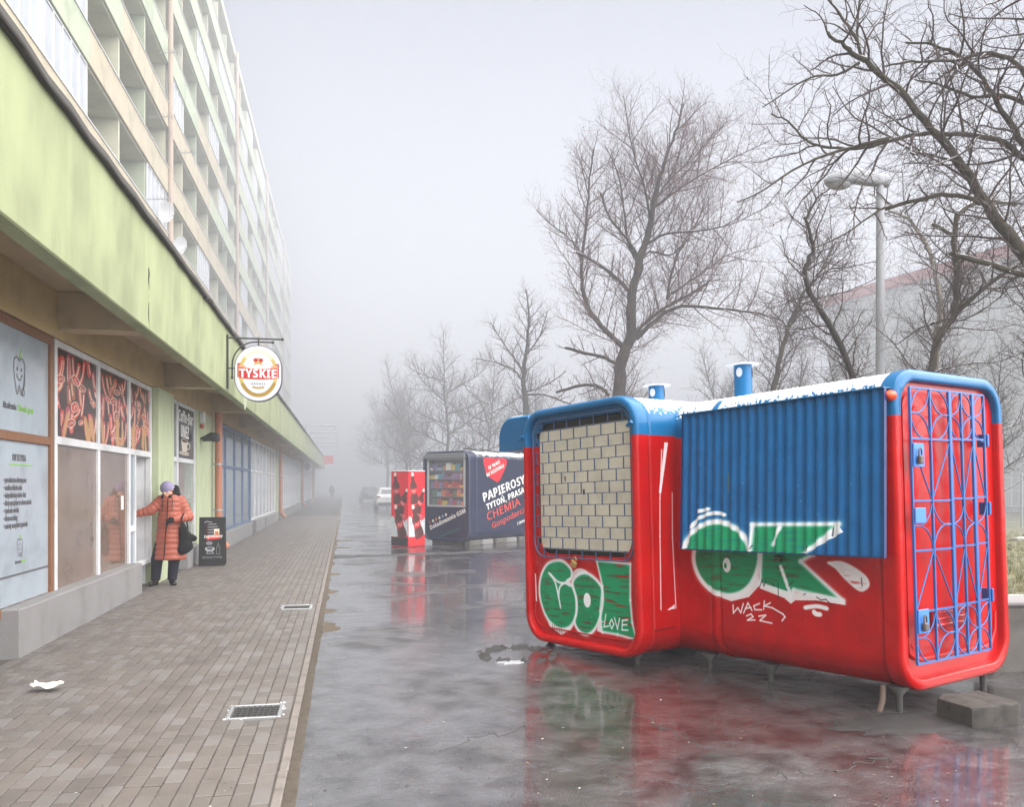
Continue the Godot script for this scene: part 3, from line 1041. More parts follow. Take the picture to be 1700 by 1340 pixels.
func apartment_block() -> void:
	var a := thing("apartment_block", "tall slab of flats with rows of green and beige balconies fading into fog", "building")
	var x := -7.2
	obj("wall", span(-18, -8.5, -0.1, 30.6, -4, -120), M.facade_green, a)
	obj("roof", span(-18.2, x - 0.05, 30.55, 31.0, -3.8, -120.2, 0.02), M.facade_cream, a)
	obj("ground_floor_wall", span(-8.5, x - 0.02, 4.45, 5.4, -4, -120), M.facade_cream, a)
	var bay := 22.0 / 6.0
	var par := cube(Vector3.ZERO, Vector3(0.09, 1.04, bay - 0.012), 0.006).mesh()
	var cap := cube(Vector3.ZERO, Vector3(0.13, 0.035, bay - 0.008)).mesh()
	var fin := cube(Vector3.ZERO, Vector3(1.12, 1.72, 0.16)).mesh()
	var glaze := MB.new()
	var gp := MB.new()
	for i in 6:
		var z := -bay * 0.5 + 0.09 + i * (bay - 0.18) / 5.0
		glaze.box(Vector3(0, 0, z), Vector3(0.06, 1.6, 0.055))
	for y in [-0.78, 0.78]:
		glaze.box(Vector3(0.0, y, 0), Vector3(0.052, 0.05, bay - 0.17))
	for i in 5:
		var z := -bay * 0.5 + 0.12 + i * (bay - 0.18) / 5.0
		gp.quad(Vector3(0, -0.76, z + (bay - 0.18) / 5.0 - 0.05), Vector3(0, -0.76, z), Vector3(0, 0.76, z), Vector3(0, 0.76, z + (bay - 0.18) / 5.0 - 0.05), Vector3.RIGHT)
	var gf := glaze.mesh()
	var gm := gp.mesh()
	var door := MB.new()
	door.box(Vector3(0, 0.1, 0.55), Vector3(0.05, 2.2, 0.9), 0.01)
	door.box(Vector3(0, 0.45, -0.6), Vector3(0.05, 1.5, 1.2), 0.01)
	var dm := door.mesh()
	var dp := MB.new()
	for q in [[0.55, 0.9, 0.1, 2.2], [-0.6, 1.2, 0.45, 1.5]]:
		dp.quad(Vector3(0.03, q[2] - q[3] * 0.44, q[0] + q[1] * 0.42), Vector3(0.03, q[2] - q[3] * 0.44, q[0] - q[1] * 0.42), Vector3(0.03, q[2] + q[3] * 0.44, q[0] - q[1] * 0.42), Vector3(0.03, q[2] + q[3] * 0.44, q[0] + q[1] * 0.42), Vector3.RIGHT)
	var dpm := dp.mesh()
	for f in 9:
		var top := 6.6 + 2.7 * f
		obj("balcony_slab", span(-8.5, x - 0.04, top - 1.1, top - 0.96, -4, -120), M.facade_cream, a)
		for k in 31:
			var z := -6.0 - bay * (k + 0.5) + 1.983
			if z < -119:
				continue
			var near := z > -62.0
			var row := f - 2  # 0 is the lowest row seen over the shop roof
			var beige := row <= 0 or (row == 1 and z < -27.6) or (row == 2 and z < -31.0 and z > -48) or (row == 3 and z < -46.0 and z > -54)
			var inner: Material = M.facade_green if z > -37.0 or rng.randf() < 0.45 else M.facade_salmon
			var p := obj("parapet", par, M.facade_beige if beige else M.facade_green, a, Vector3(x, top - 0.52, z))
			if near:
				obj("parapet_cap", cap, M.white, p, Vector3(0.01, 0.537, 0))
			obj("party_wall", fin, [M.facade_cream, M.facade_green, M.facade_cream][k % 3], a, Vector3(x - 0.64, top + 0.78, z - bay * 0.5))
			var closed := (row == 0 and z > -27.6) or (row == 1 and z > -27.6) or rng.randf() < 0.3
			if row == 0 and z < -27.6 and z > -34.0 or row == 1 and z < -27.6 and z > -36.0 or row == 0 and z < -37 and z > -42:
				closed = false
			if closed:
				var g := obj("balcony_glazing", gf, M.white, a, Vector3(x - 0.03, top + 0.82, z))
				obj("pane", gm, M.pale_glass, g)
			else:
				obj("back_wall", span(-8.5, -8.42, top - 0.96, top + 1.6, z - bay * 0.5 + 0.08, z + bay * 0.5 - 0.08), inner, a)
				var d := obj("balcony_door", dm, M.white, a, Vector3(-8.4, top + 0.1, z))
				if near and rng.randf() < 0.45:
					var cz := z + rng.randf_range(-0.9, 0.9)
					obj("balcony_cupboard", span(-8.3, -7.75, top - 0.95, top + rng.randf_range(0.1, 0.7), cz - 0.4, cz + 0.4, 0.02), [M.white, M.facade_beige, M.steel][k % 3], a)
				if near:
					obj("pane", dpm, M.dark_glass, d)
		for z in [-15.0, -37.0, -59.0, -81.0, -103.0]:
			if f == 0:
				var p := MB.new()
				p.rod(Vector3(x + 0.12, 4.5, z), Vector3(x + 0.12, 30.6, z), 0.11, 10)
				obj("downpipe", p, M.facade_salmon, a)
	# dishes and aerials on the balconies
	for q in [[12.25, -34.8, 0.36], [11.75, -37.6, 0.34]]:
		var d := MB.new()
		var rings := []
		var t := Transform3D(Basis.from_euler(Vector3(0.35, 0.9, 0)), Vector3(x + 0.35, q[0], q[1]))
		for i in 5:
			var ring := PackedVector3Array()
			for s in 16:
				var g := TAU * s / 16.0
				var r: float = q[2] * (0.02 + i * 0.245)
				ring.push_back(t * Vector3(cos(g) * r, sin(g) * r * 1.1, r * r * 0.5))
			rings.append(ring)
		d.loft(rings)
		d.rod(t * Vector3(0, -q[2], 0.1), t * Vector3(0, -0.05, 0.42), 0.012, 5)
		d.box(t * Vector3(0, 0, 0.42), Vector3(0.07, 0.07, 0.1))
		d.rod(t * Vector3.ZERO, Vector3(x + 0.04, q[0] - 0.1, q[1]), 0.02, 5)
		obj("satellite_dish", d, M.white, a)
	for q in [[12.0, -33.0], [15.2, -33.4], [18.4, -35.0], [20.9, -33.6], [15.8, -38.4], [14.4, -47.0]]:
		var d := MB.new()
		d.rod(Vector3(x + 0.05, q[0] + 0.1, q[1]), Vector3(x + 0.9, q[0] + 0.2, q[1]), 0.015, 5)
		d.rod(Vector3(x + 0.85, q[0] - 0.4, q[1]), Vector3(x + 0.85, q[0] + 0.6, q[1]), 0.012, 5)
		for i in 5:
			d.rod(Vector3(x + 0.3 + i * 0.14, q[0] + 0.18, q[1] - 0.3), Vector3(x + 0.3 + i * 0.14, q[0] + 0.18, q[1] + 0.3), 0.008, 4)
		obj("aerial", d, M.steel, a)


func rr_part(a0: float, a1: float, y0: float, y1: float, r: float, cut: float, upper: bool, seg := 9) -> PackedVector2Array:  # half of a rounded rectangle, as an open line
	var o := PackedVector2Array()
	var c := [[a1 - r, y1 - r, 0.0], [a0 + r, y1 - r, PI * 0.5], [a0 + r, y0 + r, PI], [a1 - r, y0 + r, PI * 1.5]]
	var use := [0, 1] if upper else [2, 3]
	o.push_back(Vector2(a1 if upper else a0, cut))
	for k in use:
		for i in seg + 1:
			var g: float = c[k][2] + PI * 0.5 * i / seg
			o.push_back(Vector2(c[k][0] + cos(g) * r, c[k][1] + sin(g) * r))
	o.push_back(Vector2(a0 if upper else a1, cut))
	return o


func rr(a0: float, a1: float, y0: float, y1: float, r: float, seg := 9) -> PackedVector2Array:
	var o := rr_part(a0, a1, y0, y1, r, y1 - r, true, seg)
	o.remove_at(o.size() - 1)
	o.remove_at(0)
	var l := rr_part(a0, a1, y0, y1, r, y1 - r, false, seg)
	l.remove_at(l.size() - 1)
	l.remove_at(0)
	o.append_array(l)
	return o


func shell(t: Transform3D, st: Array, a0: float, a1: float, y0: float, y1: float, r: float, cut: float, upper: bool) -> MB:
	var rings := []
	for s in st:
		var ring := PackedVector3Array()
		for q in rr_part(a0 - s[1], a1 + s[1], y0 - s[1], y1 + s[1], r + s[1], cut, upper):
			ring.push_back(t * Vector3(s[0], q.y, q.x))
		rings.append(ring)
	var b := MB.new()
	b.loft_out(rings, false)
	return b


func plan_uv(b: MB, u: Vector3, u0: float, ul: float, y0: float, yl: float) -> MB:  # flat print coordinates over a wall of the kiosk
	for i in b.v.size():
		b.uv[i] = Vector2((b.v[i].dot(u) - u0) / ul, (y0 + yl - b.v[i].y) / yl)
	return b


func paint_of(p: Print, rough := 0.3) -> StandardMaterial3D:
	var m := printed(p.tex(), rough)
	m.metallic_specular = 0.3
	m.texture_repeat = false
	m.clearcoat_enabled = true
	m.clearcoat = 0.2
	m.clearcoat_roughness = 0.18
	bump(m, T.lump, 0.5)
	return m


func at_px(a: Array, x0: float, y1: float, s: float) -> PackedVector2Array:  # metres on the wall to print pixels
	var o := PackedVector2Array()
	for i in range(0, a.size(), 2):
		o.push_back(Vector2((a[i] - x0) * s, (y1 - a[i + 1]) * s))
	return o


const RED := Color(0.68, 0.015, 0.012)
const BLUE := Color(0.07, 0.375, 0.57)
const LEAF := Color(0.03, 0.56, 0.36)
const SPRAY := Color(0.90, 0.91, 0.93)


func ok_print(p: Print, x0: float, y1: float, s: float) -> void:  # the big green OK that runs over shutter and wall
	var st := noise(0.02, 3)
	var o := Print.smooth(at_px([-1.95, 1.11, -1.88, 1.23, -1.74, 1.31, -1.58, 1.34, -1.43, 1.31, -1.30, 1.23, -1.24, 1.10, -1.25, 0.98, -1.31, 0.85, -1.40, 0.76, -1.53, 0.71, -1.67, 0.71, -1.81, 0.76, -1.92, 0.86, -1.97, 0.99], x0, y1, s), true)
	var k := at_px([-1.20, 1.32, -0.40, 1.33, -0.72, 1.09, -0.84, 1.03, -0.47, 0.75, -0.91, 0.80, -0.94, 0.75, -1.24, 0.83, -1.22, 1.1], x0, y1, s)
	for q in [o, k]:
		p.line(q, 0.05 * s, SPRAY, 13.0, 0.22)
	p.poly(o, LEAF, 0.96, st, 0.45)
	p.poly(k, LEAF, 0.96, st, 0.45)
	p.poly(at_px([-0.40, 1.33, -0.37, 1.27, -0.62, 1.14, -0.84, 1.03, -0.73, 1.10], x0, y1, s), SPRAY, 0.95)
	p.poly(at_px([-1.97, 0.96, -1.90, 0.83, -1.78, 0.71, -1.55, 0.66, -1.36, 0.71, -1.24, 0.82, -1.26, 0.90, -1.40, 0.75, -1.55, 0.70, -1.70, 0.71, -1.84, 0.77], x0, y1, s), SPRAY, 0.95)
	p.poly(at_px([-0.47, 0.76, -0.45, 0.72, -0.70, 0.735, -0.90, 0.72, -0.94, 0.69, -1.0, 0.73, -1.24, 0.79, -1.24, 0.84, -0.94, 0.78, -0.70, 0.79], x0, y1, s), SPRAY, 0.95)
	var line := o.duplicate()
	line.push_back(o[0])
	p.line(line, 0.036 * s, SPRAY, 5.0)
	line = k.duplicate()
	line.push_back(k[0])
	p.line(line, 0.032 * s, SPRAY, 5.0)
	p.poly(Print.oval(at_px([-1.59, 0.965], x0, y1, s)[0], Vector2(0.042, 0.062) * s), SPRAY)
	p.poly(Print.oval(at_px([-1.605, 0.96], x0, y1, s)[0], Vector2(0.014, 0.024) * s), LEAF)
	for q in [[-1.87, 1.29, -1.80, 1.36, -1.68, 1.405, -1.58, 1.415, -1.49, 1.40], [-1.79, 1.43, -1.67, 1.45], [-0.93, 1.30, -1.00, 1.16], [-1.03, 0.98, -0.94, 0.76], [-0.81, 0.67, -0.70, 0.69, -0.61, 0.68], [-0.73, 0.645, -0.71, 0.63, -0.67, 0.63]]:
		p.curve(at_px(q, x0, y1, s), 0.03 * s, SPRAY, 3.0)
	p.poly(Print.smooth(at_px([-0.59, 1.03, -0.48, 1.04, -0.37, 1.00, -0.28, 0.94, -0.26, 0.88, -0.31, 0.84, -0.37, 0.86, -0.46, 0.93, -0.52, 0.99], x0, y1, s), true), SPRAY, 0.95, st, 0.5)
	p.line(Print.smooth(at_px([-0.59, 1.03, -0.48, 1.04, -0.37, 1.00, -0.28, 0.94, -0.26, 0.88, -0.31, 0.84, -0.37, 0.86, -0.46, 0.93, -0.52, 0.99, -0.59, 1.03], x0, y1, s)), 4.0, SPRAY, 4.0)
	for q in [[-1.53, 0.63, -1.53, 0.56, -1.48, 0.61, -1.45, 0.57, -1.42, 0.65], [-1.42, 0.57, -1.37, 0.66, -1.33, 0.60], [-1.40, 0.61, -1.34, 0.625], [-1.25, 0.665, -1.31, 0.64, -1.30, 0.61, -1.23, 0.615], [-1.20, 0.69, -1.21, 0.62], [-1.14, 0.68, -1.20, 0.65, -1.12, 0.64, -1.02, 0.60, -1.0, 0.58, -1.03, 0.545], [-1.39, 0.55, -1.34, 0.57, -1.32, 0.55, -1.38, 0.515, -1.30, 0.525], [-1.26, 0.56, -1.19, 0.575, -1.25, 0.525, -1.13, 0.515]]:
		p.line(at_px(q, x0, y1, s), 0.013 * s, SPRAY, 1.5)
	for q in [[-1.24, 0.81, -1.22, 0.86, -1.20, 0.81, -1.18, 0.86], [-1.12, 0.84, -1.10, 0.82], [-1.06, 0.85, -1.06, 0.72], [-0.96, 0.83, -0.91, 0.87], [-0.82, 0.77, -0.80, 0.78], [-0.70, 0.76, -0.66, 0.74, -0.62, 0.75, -0.57, 0.71], [-0.68, 1.12, -0.67, 1.16], [-0.60, 1.2, -0.595, 1.24], [-0.46, 1.24, -0.455, 1.3], [-1.22, 1.12, -1.20, 1.15], [-0.315, 0.93, -0.31, 0.87]]:
		p.line(at_px(q, x0, y1, s), 0.007 * s, Color(0.06, 0.06, 0.07), 1.0, 0.8)


func god_print(p: Print, x0: float, y1: float, s: float) -> void:
	var st := noise(0.02, 3, FastNoiseLite.TYPE_SIMPLEX_SMOOTH, 6)
	var g := Print.smooth(at_px([-3.42, 0.95, -3.58, 0.90, -3.69, 0.76, -3.71, 0.58, -3.63, 0.40, -3.50, 0.30, -3.34, 0.27, -3.20, 0.32, -3.11, 0.45, -3.11, 0.60, -3.17, 0.71, -3.25, 0.75, -3.18, 0.79, -3.18, 0.87, -3.29, 0.94], x0, y1, s), true)
	var o := Print.smooth(at_px([-3.16, 0.74, -3.08, 0.82, -2.95, 0.85, -2.81, 0.80, -2.72, 0.72, -2.71, 0.60, -2.75, 0.46, -2.83, 0.33, -2.95, 0.26, -3.07, 0.28, -3.14, 0.36, -3.11, 0.46, -3.11, 0.60], x0, y1, s), true)
	var d := at_px([-2.79, 0.98, -2.32, 0.965, -2.33, 0.64, -2.31, 0.44, -2.26, 0.29, -2.51, 0.31, -2.73, 0.31, -2.75, 0.50, -2.71, 0.74], x0, y1, s)
	p.poly(at_px([-3.66, 0.45, -3.55, 0.28, -3.36, 0.21, -3.2, 0.28, -3.15, 0.34, -3.30, 0.30, -3.50, 0.33], x0, y1, s), SPRAY, 0.95)
	p.poly(at_px([-2.75, 0.5, -2.71, 0.5, -2.70, 0.30, -2.80, 0.31], x0, y1, s), SPRAY, 0.95)
	p.poly(Print.smooth(at_px([-3.18, 0.80, -3.12, 0.87, -3.02, 0.89, -2.93, 0.86, -3.06, 0.82], x0, y1, s), true), SPRAY, 0.85)
	for q in [g, o, d]:
		p.line(q, 0.04 * s, SPRAY, 11.0, 0.22)
	p.poly(o, LEAF, 0.97, st, 0.5)
	p.poly(d, LEAF, 0.97, st, 1.0)
	p.poly(g, LEAF, 0.97, st, 0.5)
	var mid := at_px([-2.94, 0.59], x0, y1, s)[0]
	for i in 22:
		var a := TAU * i / 22.0
		var e := Vector2(cos(a) * 0.20, sin(a) * 0.28) * s
		p.line(PackedVector2Array([mid + e * 0.45, mid + e * (0.75 + 0.2 * sin(i * 2.7))]), 2.5, Color(0.20, 0.30, 0.16), 3.0, 0.55)
	for q in [g, o, d]:
		var l: PackedVector2Array = q.duplicate()
		l.push_back(q[0])
		p.line(l, 0.022 * s, SPRAY, 4.0)
	for q in [[-3.55, 0.82, -3.45, 0.74, -3.40, 0.62, -3.36, 0.48], [-3.52, 0.81, -3.40, 0.74, -3.28, 0.735, -3.20, 0.78], [-3.39, 0.58, -3.37, 0.68, -3.29, 0.73, -3.20, 0.71]]:
		p.curve(at_px(q, x0, y1, s), 0.02 * s, SPRAY, 2.5)
	p.poly(Print.oval(mid, Vector2(0.052, 0.07) * s), SPRAY)
	for q in [[-3.88, 0.71, -3.83, 0.40], [-3.78, 0.79, -3.77, 0.52], [-2.19, 0.67, -2.23, 0.52], [-2.16, 0.55, -2.22, 0.45]]:
		p.line(at_px(q, x0, y1, s), 0.02 * s, SPRAY, 2.0)
	for q in [[-2.67, 0.48, -2.70, 0.36, -2.63, 0.375], [-2.59, 0.44, -2.62, 0.40, -2.59, 0.355, -2.56, 0.40, -2.59, 0.44], [-2.55, 0.46, -2.51, 0.36, -2.48, 0.46], [-2.37, 0.46, -2.44, 0.445, -2.45, 0.36, -2.37, 0.365], [-2.44, 0.405, -2.38, 0.415]]:
		p.line(at_px(q, x0, y1, s), 0.014 * s, SPRAY, 1.5)
	for i in 5:
		p.line(at_px([-3.5 + i * 0.035, 0.30, -3.495 + i * 0.035, 0.22], x0, y1, s), 2.0, Color(0.25, 0.03, 0.03), 1.0)


func snow_cap(t: Transform3D, s0: float, s1: float, a0: float, a1: float, y1: float, r: float, seed_: int) -> MB:  # wet snow lying on a rounded roof, ragged at its lower edge
	var n := noise(2.2, 4, FastNoiseLite.TYPE_SIMPLEX, seed_)
	var rings := []
	var m := 150
	for i in m + 1:
		var s := lerpf(s0, s1, float(i) / m)
		var ring := PackedVector3Array()
		var reach := 1.30 + 0.12 * n.get_noise_2d(s * 3.0, 5.0)  # how far down the roof edge, radians
		for j in 56:
			var w := float(j) / 55.0
			var q: Vector2
			var edge := minf(w, 1.0 - w)
			if w < 0.3:
				var g := PI * 0.5 - reach * (1.0 - w / 0.3)
				q = Vector2(a1 - r + cos(g) * r, y1 - r + sin(g) * r)
			elif w > 0.7:
				var g := PI * 0.5 + reach * ((w - 0.7) / 0.3)
				q = Vector2(a0 + r + cos(g) * r, y1 - r + sin(g) * r)
			else:
				q = Vector2(lerpf(a1 - r, a0 + r, (w - 0.3) / 0.4), y1)
			var c := Vector2(clampf(q.x, a0 + r, a1 - r), y1 - r)
			var thick := -0.0045 + 0.0115 * clampf(edge / 0.24, 0.0, 1.0) + (0.0015 * n.get_noise_3d(s * 3.0, q.x * 3.0, q.y * 3.0) + 0.0075 * n.get_noise_3d(s * 17.0, q.x * 17.0, q.y * 17.0))
			if i == 0 or i == m:
				thick = -0.01
			q += (q - c).normalized() * thick
			ring.push_back(t * Vector3(s, q.y, q.x))
		rings.append(ring)
	var b := MB.new()
	b.loft_out(rings, false)
	return b


const SIDEWAYS := Transform3D(Basis(Vector3(0, 0, 1), Vector3(0, 1, 0), Vector3(-1, 0, 0)), Vector3.ZERO)


func red_kiosk() -> void:
	var n1 := noise(0.012, 4)
	var n2 := noise(0.22, 2, FastNoiseLite.TYPE_SIMPLEX, 5)
	var kd := thing("street_kiosk", "red and blue rounded kiosk with green OK graffiti standing on wet asphalt", "kiosk", Vector3(3.85, 0, -5.26))
	kd.basis = Basis(Vector3.UP, -1.1671) * Basis(Vector3.BACK, deg_to_rad(1.8))
	var red := mat(RED, 0.3)
	red.clearcoat_enabled = true
	red.clearcoat = 0.2
	red.clearcoat_roughness = 0.18
	var blue: StandardMaterial3D = red.duplicate()
	blue.albedo_color = BLUE
	M.red_paint = red
	M.blue_paint = blue
	red.metallic_specular = 0.3
	blue.metallic_specular = 0.3
	var grille := mat(Color(0.14, 0.36, 0.62), 0.35)
	# print of the long wall
	var p := Print.new(912, 836)
	p.wash(RED, n1, 0.10, n2, 0.05)
	var r := RandomNumberGenerator.new()
	r.seed = 3
	for i in 140:
		var x := r.randf() * 912.0
		var y := r.randf() * 836.0
		p.line(pv([x, y, x + r.randf_range(-3, 3), y + r.randf_range(1, 14)]), r.randf_range(0.8, 1.8), Color(0.28, 0.05, 0.05) if r.randf() < 0.6 else Color(0.8, 0.45, 0.42), 1.0, 0.6)
	ok_print(p, -2.3, 2.2, 380.0)
	p.line(pv([130, 700, 560, 735]), 2.0, Color(0.45, 0.10, 0.09), 2.0, 0.5)
	p.line(pv([560, 742, 850, 752]), 2.0, Color(0.35, 0.06, 0.05), 2.0, 0.6)
	var red_wall := paint_of(p)
	# main body: a rounded tube lying along x with two seams and a thick rim
	var st := [[-3.8, 0.0], [-1.80, 0.0], [-1.79, -0.012], [-1.765, -0.012], [-1.755, 0.006], [-1.70, 0.006], [-1.69, -0.012], [-1.665, -0.012], [-1.655, 0.0], [-1.64, 0.0], [-0.19, 0.0], [-0.18, 0.0], [-0.172, -0.01], [-0.15, -0.01], [-0.14, 0.014], [-0.125, 0.02], [-0.04, 0.02], [-0.018, 0.014], [-0.005, 0.0], [0.0, -0.022], [0.0, -0.05], [-0.006, -0.062], [-0.02, -0.07], [-0.075, -0.072]]
	var I := Transform3D.IDENTITY
	obj("lower_shell", plan_uv(shell(I, st, -1.5, 0.0, 0.14, 2.43, 0.26, 2.10, false), Vector3.RIGHT, -2.3, 2.4, 0.0, 2.2), red_wall, kd)
	obj("roof_shell", shell(I, st, -1.5, 0.0, 0.14, 2.43, 0.26, 2.10, true), blue, kd)
	var plate := MB.new()
	var tz := Transform3D(Basis(Vector3(0, 0, -1), Vector3(0, 1, 0), Vector3(1, 0, 0)), Vector3.ZERO)  # prism x runs along -z, thickness along x
	plate.prism(rr(0.07, 1.43, 0.21, 2.36, 0.2), 0.02, Transform3D(tz.basis, Vector3(-0.075, 0, 0)))
	obj("end_wall", plate, red, kd)
	# raised moulding along the foot of the end wall
	var lip := MB.new()
	lip.tube(PackedVector3Array([Vector3(-0.05, 0.52, -0.13), Vector3(-0.047, 0.40, -0.14), Vector3(-0.047, 0.36, -0.20), Vector3(-0.047, 0.34, -0.30), Vector3(-0.047, 0.335, -1.2), Vector3(-0.047, 0.36, -1.30), Vector3(-0.05, 0.45, -1.36), Vector3(-0.055, 0.6, -1.38)]), PackedFloat32Array([0.016]), 8)
	obj("moulding", lip, red, kd)
	var door := MB.new()
	door.prism(rr(0.14, 1.14, 0.42, 2.27, 0.1), 0.012, Transform3D(tz.basis, Vector3(-0.054, 0, 0)))
	var dn := obj("door", door, red, kd)
	var inset := MB.new()
	inset.prism(rr(0.22, 1.06, 0.55, 2.19, 0.12), 0.010, Transform3D(tz.basis, Vector3(-0.041, 0, 0)))
	obj("door_panel", inset, red, dn)
	var vent := MB.new()
	vent.box(Vector3(-0.02, 0.62, -0.62), Vector3(0.03, 0.14, 0.46), 0.006)
	for i in 3:
		vent.box(Vector3(0.0, 0.575 + i * 0.045, -0.62), Vector3(0.02, 0.018, 0.44), 0.004, Basis(Vector3.BACK, 0.5))
	obj("air_vent", vent, mat(Color(0.62, 0.05, 0.09), 0.3), dn)
	# ornamental gate: uprights, rails, diagonals and petals
	var gz := [0.10, 0.356, 0.623, 0.786, 0.954, 1.119]
	var gy := [2.30, 1.935, 1.49, 1.135, 0.70, 0.335]
	var gx := 0.035
	for i in 6:
		var w := 0.036 if i == 2 or i == 4 else 0.016
		obj("gate_upright", span(gx - 0.008, gx + 0.012, gy[5], gy[0], -gz[i] - w * 0.5, -gz[i] + w * 0.5, 0.003), grille, kd)
	for y in gy:
		for q in [[0, 2], [2, 4], [4, 5]]:
			var dy: float = 0.0 if y > 2.2 or y < 0.4 else [0.0, 0.012, 0.02][q[0] / 2]
			obj("gate_rail", span(gx - 0.006, gx + 0.007, y - 0.007 + dy, y + 0.007 + dy, -gz[q[0]], -gz[q[1]]), grille, kd)
	var cells := [[gz[0], gz[1], gz[2]], [gz[2], gz[3], gz[4]], [gz[4], gz[5], gz[5] + (gz[5] - gz[4])]]
	for row in 5:
		for c in cells:
			var top: float = gy[row]
			var low: float = gy[row + 1]
			var mid := (top + low) * 0.5
			var lim: float = gz[5]
			var parts := []
			if row == 1:
				parts = [[c[0], top, c[1], low, 0.0], [c[2], top, c[1], low, 0.0]]
			elif row == 3:
				parts = [[c[1], top, c[0], low, 0.0], [c[1], top, c[2], low, 0.0]]
			else:
				for q in [[c[0], c[1], top], [c[2], c[1], top], [c[0], c[1], low], [c[2], c[1], low]]:
					parts.append([q[0], mid, q[1], q[2], 0.3])
					if row != 2:
						parts.append([q[0], mid, q[1], q[2], -0.3])
			for e in parts:
				if maxf(e[0], e[2]) > lim + 0.001:
					continue
				var b := MB.new()
				var l := PackedVector3Array()
				var a := Vector2(e[0], e[1])
				var f := Vector2(e[2], e[3])
				var side: Vector2 = (f - a).orthogonal() * e[4]
				if row == 2 and (side.y > 0.0) != (mid > e[3]):
					side = -side
				for k in (9 if e[4] != 0.0 else 2):
					var w: float = k / (8.0 if e[4] != 0.0 else 1.0)
					var g: Vector2 = a.lerp(f, w) + side * 4.0 * w * (1.0 - w) * 0.75
					l.push_back(Vector3(gx + 0.002, g.y, -g.x))
				b.tube(l, PackedFloat32Array([0.006]), 5)
				obj("gate_scroll" if e[4] != 0.0 else "gate_diagonal", b, grille, kd)
	for q in [[1.90, 0.17, true], [1.44, 0.11, false], [0.72, 0.17, true]]:
		var lb := obj("lock_plate", span(gx + 0.013, gx + 0.024, q[0] - q[1], q[0], -0.235, -0.10, 0.004), mat(Color(0.24, 0.47, 0.78), 0.4), kd)
		if q[2]:
			var pl := MB.new()
			pl.box(Vector3(gx + 0.045, q[0] - 0.12, -0.145), Vector3(0.03, 0.06, 0.05), 0.008)
			pl.tube(PackedVector3Array([Vector3(gx + 0.045, q[0] - 0.09, -0.162), Vector3(gx + 0.045, q[0] - 0.05, -0.160), Vector3(gx + 0.045, q[0] - 0.035, -0.145), Vector3(gx + 0.045, q[0] - 0.05, -0.13), Vector3(gx + 0.045, q[0] - 0.09, -0.128)]), PackedFloat32Array([0.006]), 6)
			obj("padlock", pl, mat(Color(0.32, 0.29, 0.27), 0.4), lb)
	for y in [1.95, 1.42, 0.75]:
		obj("gate_hinge", span(-0.03, gx + 0.02, y - 0.05, y + 0.05, -1.14, -1.165, 0.004), grille, kd)
	# corrugated shutter over the counter
	p = Print.new(808, 532)
	p.wash(Color(0.01, 0.345, 0.565), n1, 0.08, n2, 0.10)
	ok_print(p, -2.02, 2.37, 400.0)
	for i in 26:
		var x := r.randf() * 808.0
		var y := r.randf() * 532.0
		p.line(pv([x, y, x + 0.5, y + 1]), 1.6, Color(0.75, 0.8, 0.86), 0.8)
	p.line(pv([222, 250, 224, 310]), 5.0, Color(0.45, 0.42, 0.36), 2.0, 0.7)
	var sh := MB.new()
	var fr := []
	var m := 21 * 10
	for j in 2:
		for k in 5:
			var ring := PackedVector3Array()
			for i in m + 1:
				var u := float(i) / m
				var w := sin(u * 21.0 * TAU)
				var y := lerpf(1.10, 2.29, k / 4.0)
				ring.push_back(Vector3(-1.985 + u * 1.935, y, lerpf(0.135, 0.075, k / 4.0) + 0.011 * clampf(w * 1.5, -1.0, 1.0) - 0.004 * j))
			fr.append(ring)
	sh.loft(fr.slice(0, 5), false, false, false, false)
	sh.loft(fr.slice(5, 10), false, false, false, true)
	var shut := obj("shutter", plan_uv(sh, Vector3.RIGHT, -2.02, 2.02, 1.04, 1.33), paint_of(p, 0.38), kd)
	var fl := MB.new()
	for x in [-1.99, -0.045]:
		fl.bar(Vector3(x, 1.10, 0.13), Vector3(x, 2.29, 0.07), 0.012, 0.03, Vector3.BACK)
	fl.bar(Vector3(-1.99, 1.098, 0.125), Vector3(-0.045, 1.098, 0.125), 0.03, 0.012, Vector3.UP)
	obj("shutter_frame", fl, mat(Color(0.06, 0.20, 0.40), 0.4), shut)
	obj("drip_edge", span(-2.0, -0.04, 2.292, 2.302, -0.03, 0.10), blue, kd)
	obj("counter_bracket", span(-1.06, -1.0, 1.02, 1.07, 0.0, 0.05, 0.01), mat(Color(0.20, 0.25, 0.10), 0.5), kd)
	var mk := MB.new()
	mk.tube(PackedVector3Array([Vector3(-0.035, 2.24, 0.0), Vector3(-0.035, 2.24, 0.03), Vector3(-0.035, 2.24, 0.055), Vector3(-0.035, 2.24, 0.06)]), PackedFloat32Array([0.04, 0.04, 0.03, 0.01]), 12)
	obj("marker_lamp", mk, mat(Color(0.85, 0.26, 0.05), 0.25), kd)
	# the window arm: a second tube crossing the first
	p = Print.new(280, 440)
	p.wash(RED, n1, 0.10, n2, 0.05)
	for q in [[0.18, 1.99, 0.215, 1.55, 0.225, 1.21, 0.232, 0.55], [0.06, 1.60, 0.07, 1.2, 0.045, 0.55]]:
		p.line(at_px(q, -0.9, 2.2, 200.0), 2.2, SPRAY, 1.0)
	p.poly(at_px([0.10, 2.06, 0.14, 2.06, 0.225, 1.60, 0.20, 1.60], -0.9, 2.2, 200.0), SPRAY, 0.9)
	p.poly(at_px([0.16, 0.54, 0.06, 0.585, 0.06, 0.545], -0.9, 2.2, 200.0), SPRAY, 0.9)
	p.line(at_px([0.31, 0.37, 0.06, 0.38], -0.9, 2.2, 200.0), 2.0, Color(0.30, 0.03, 0.03), 1.0)
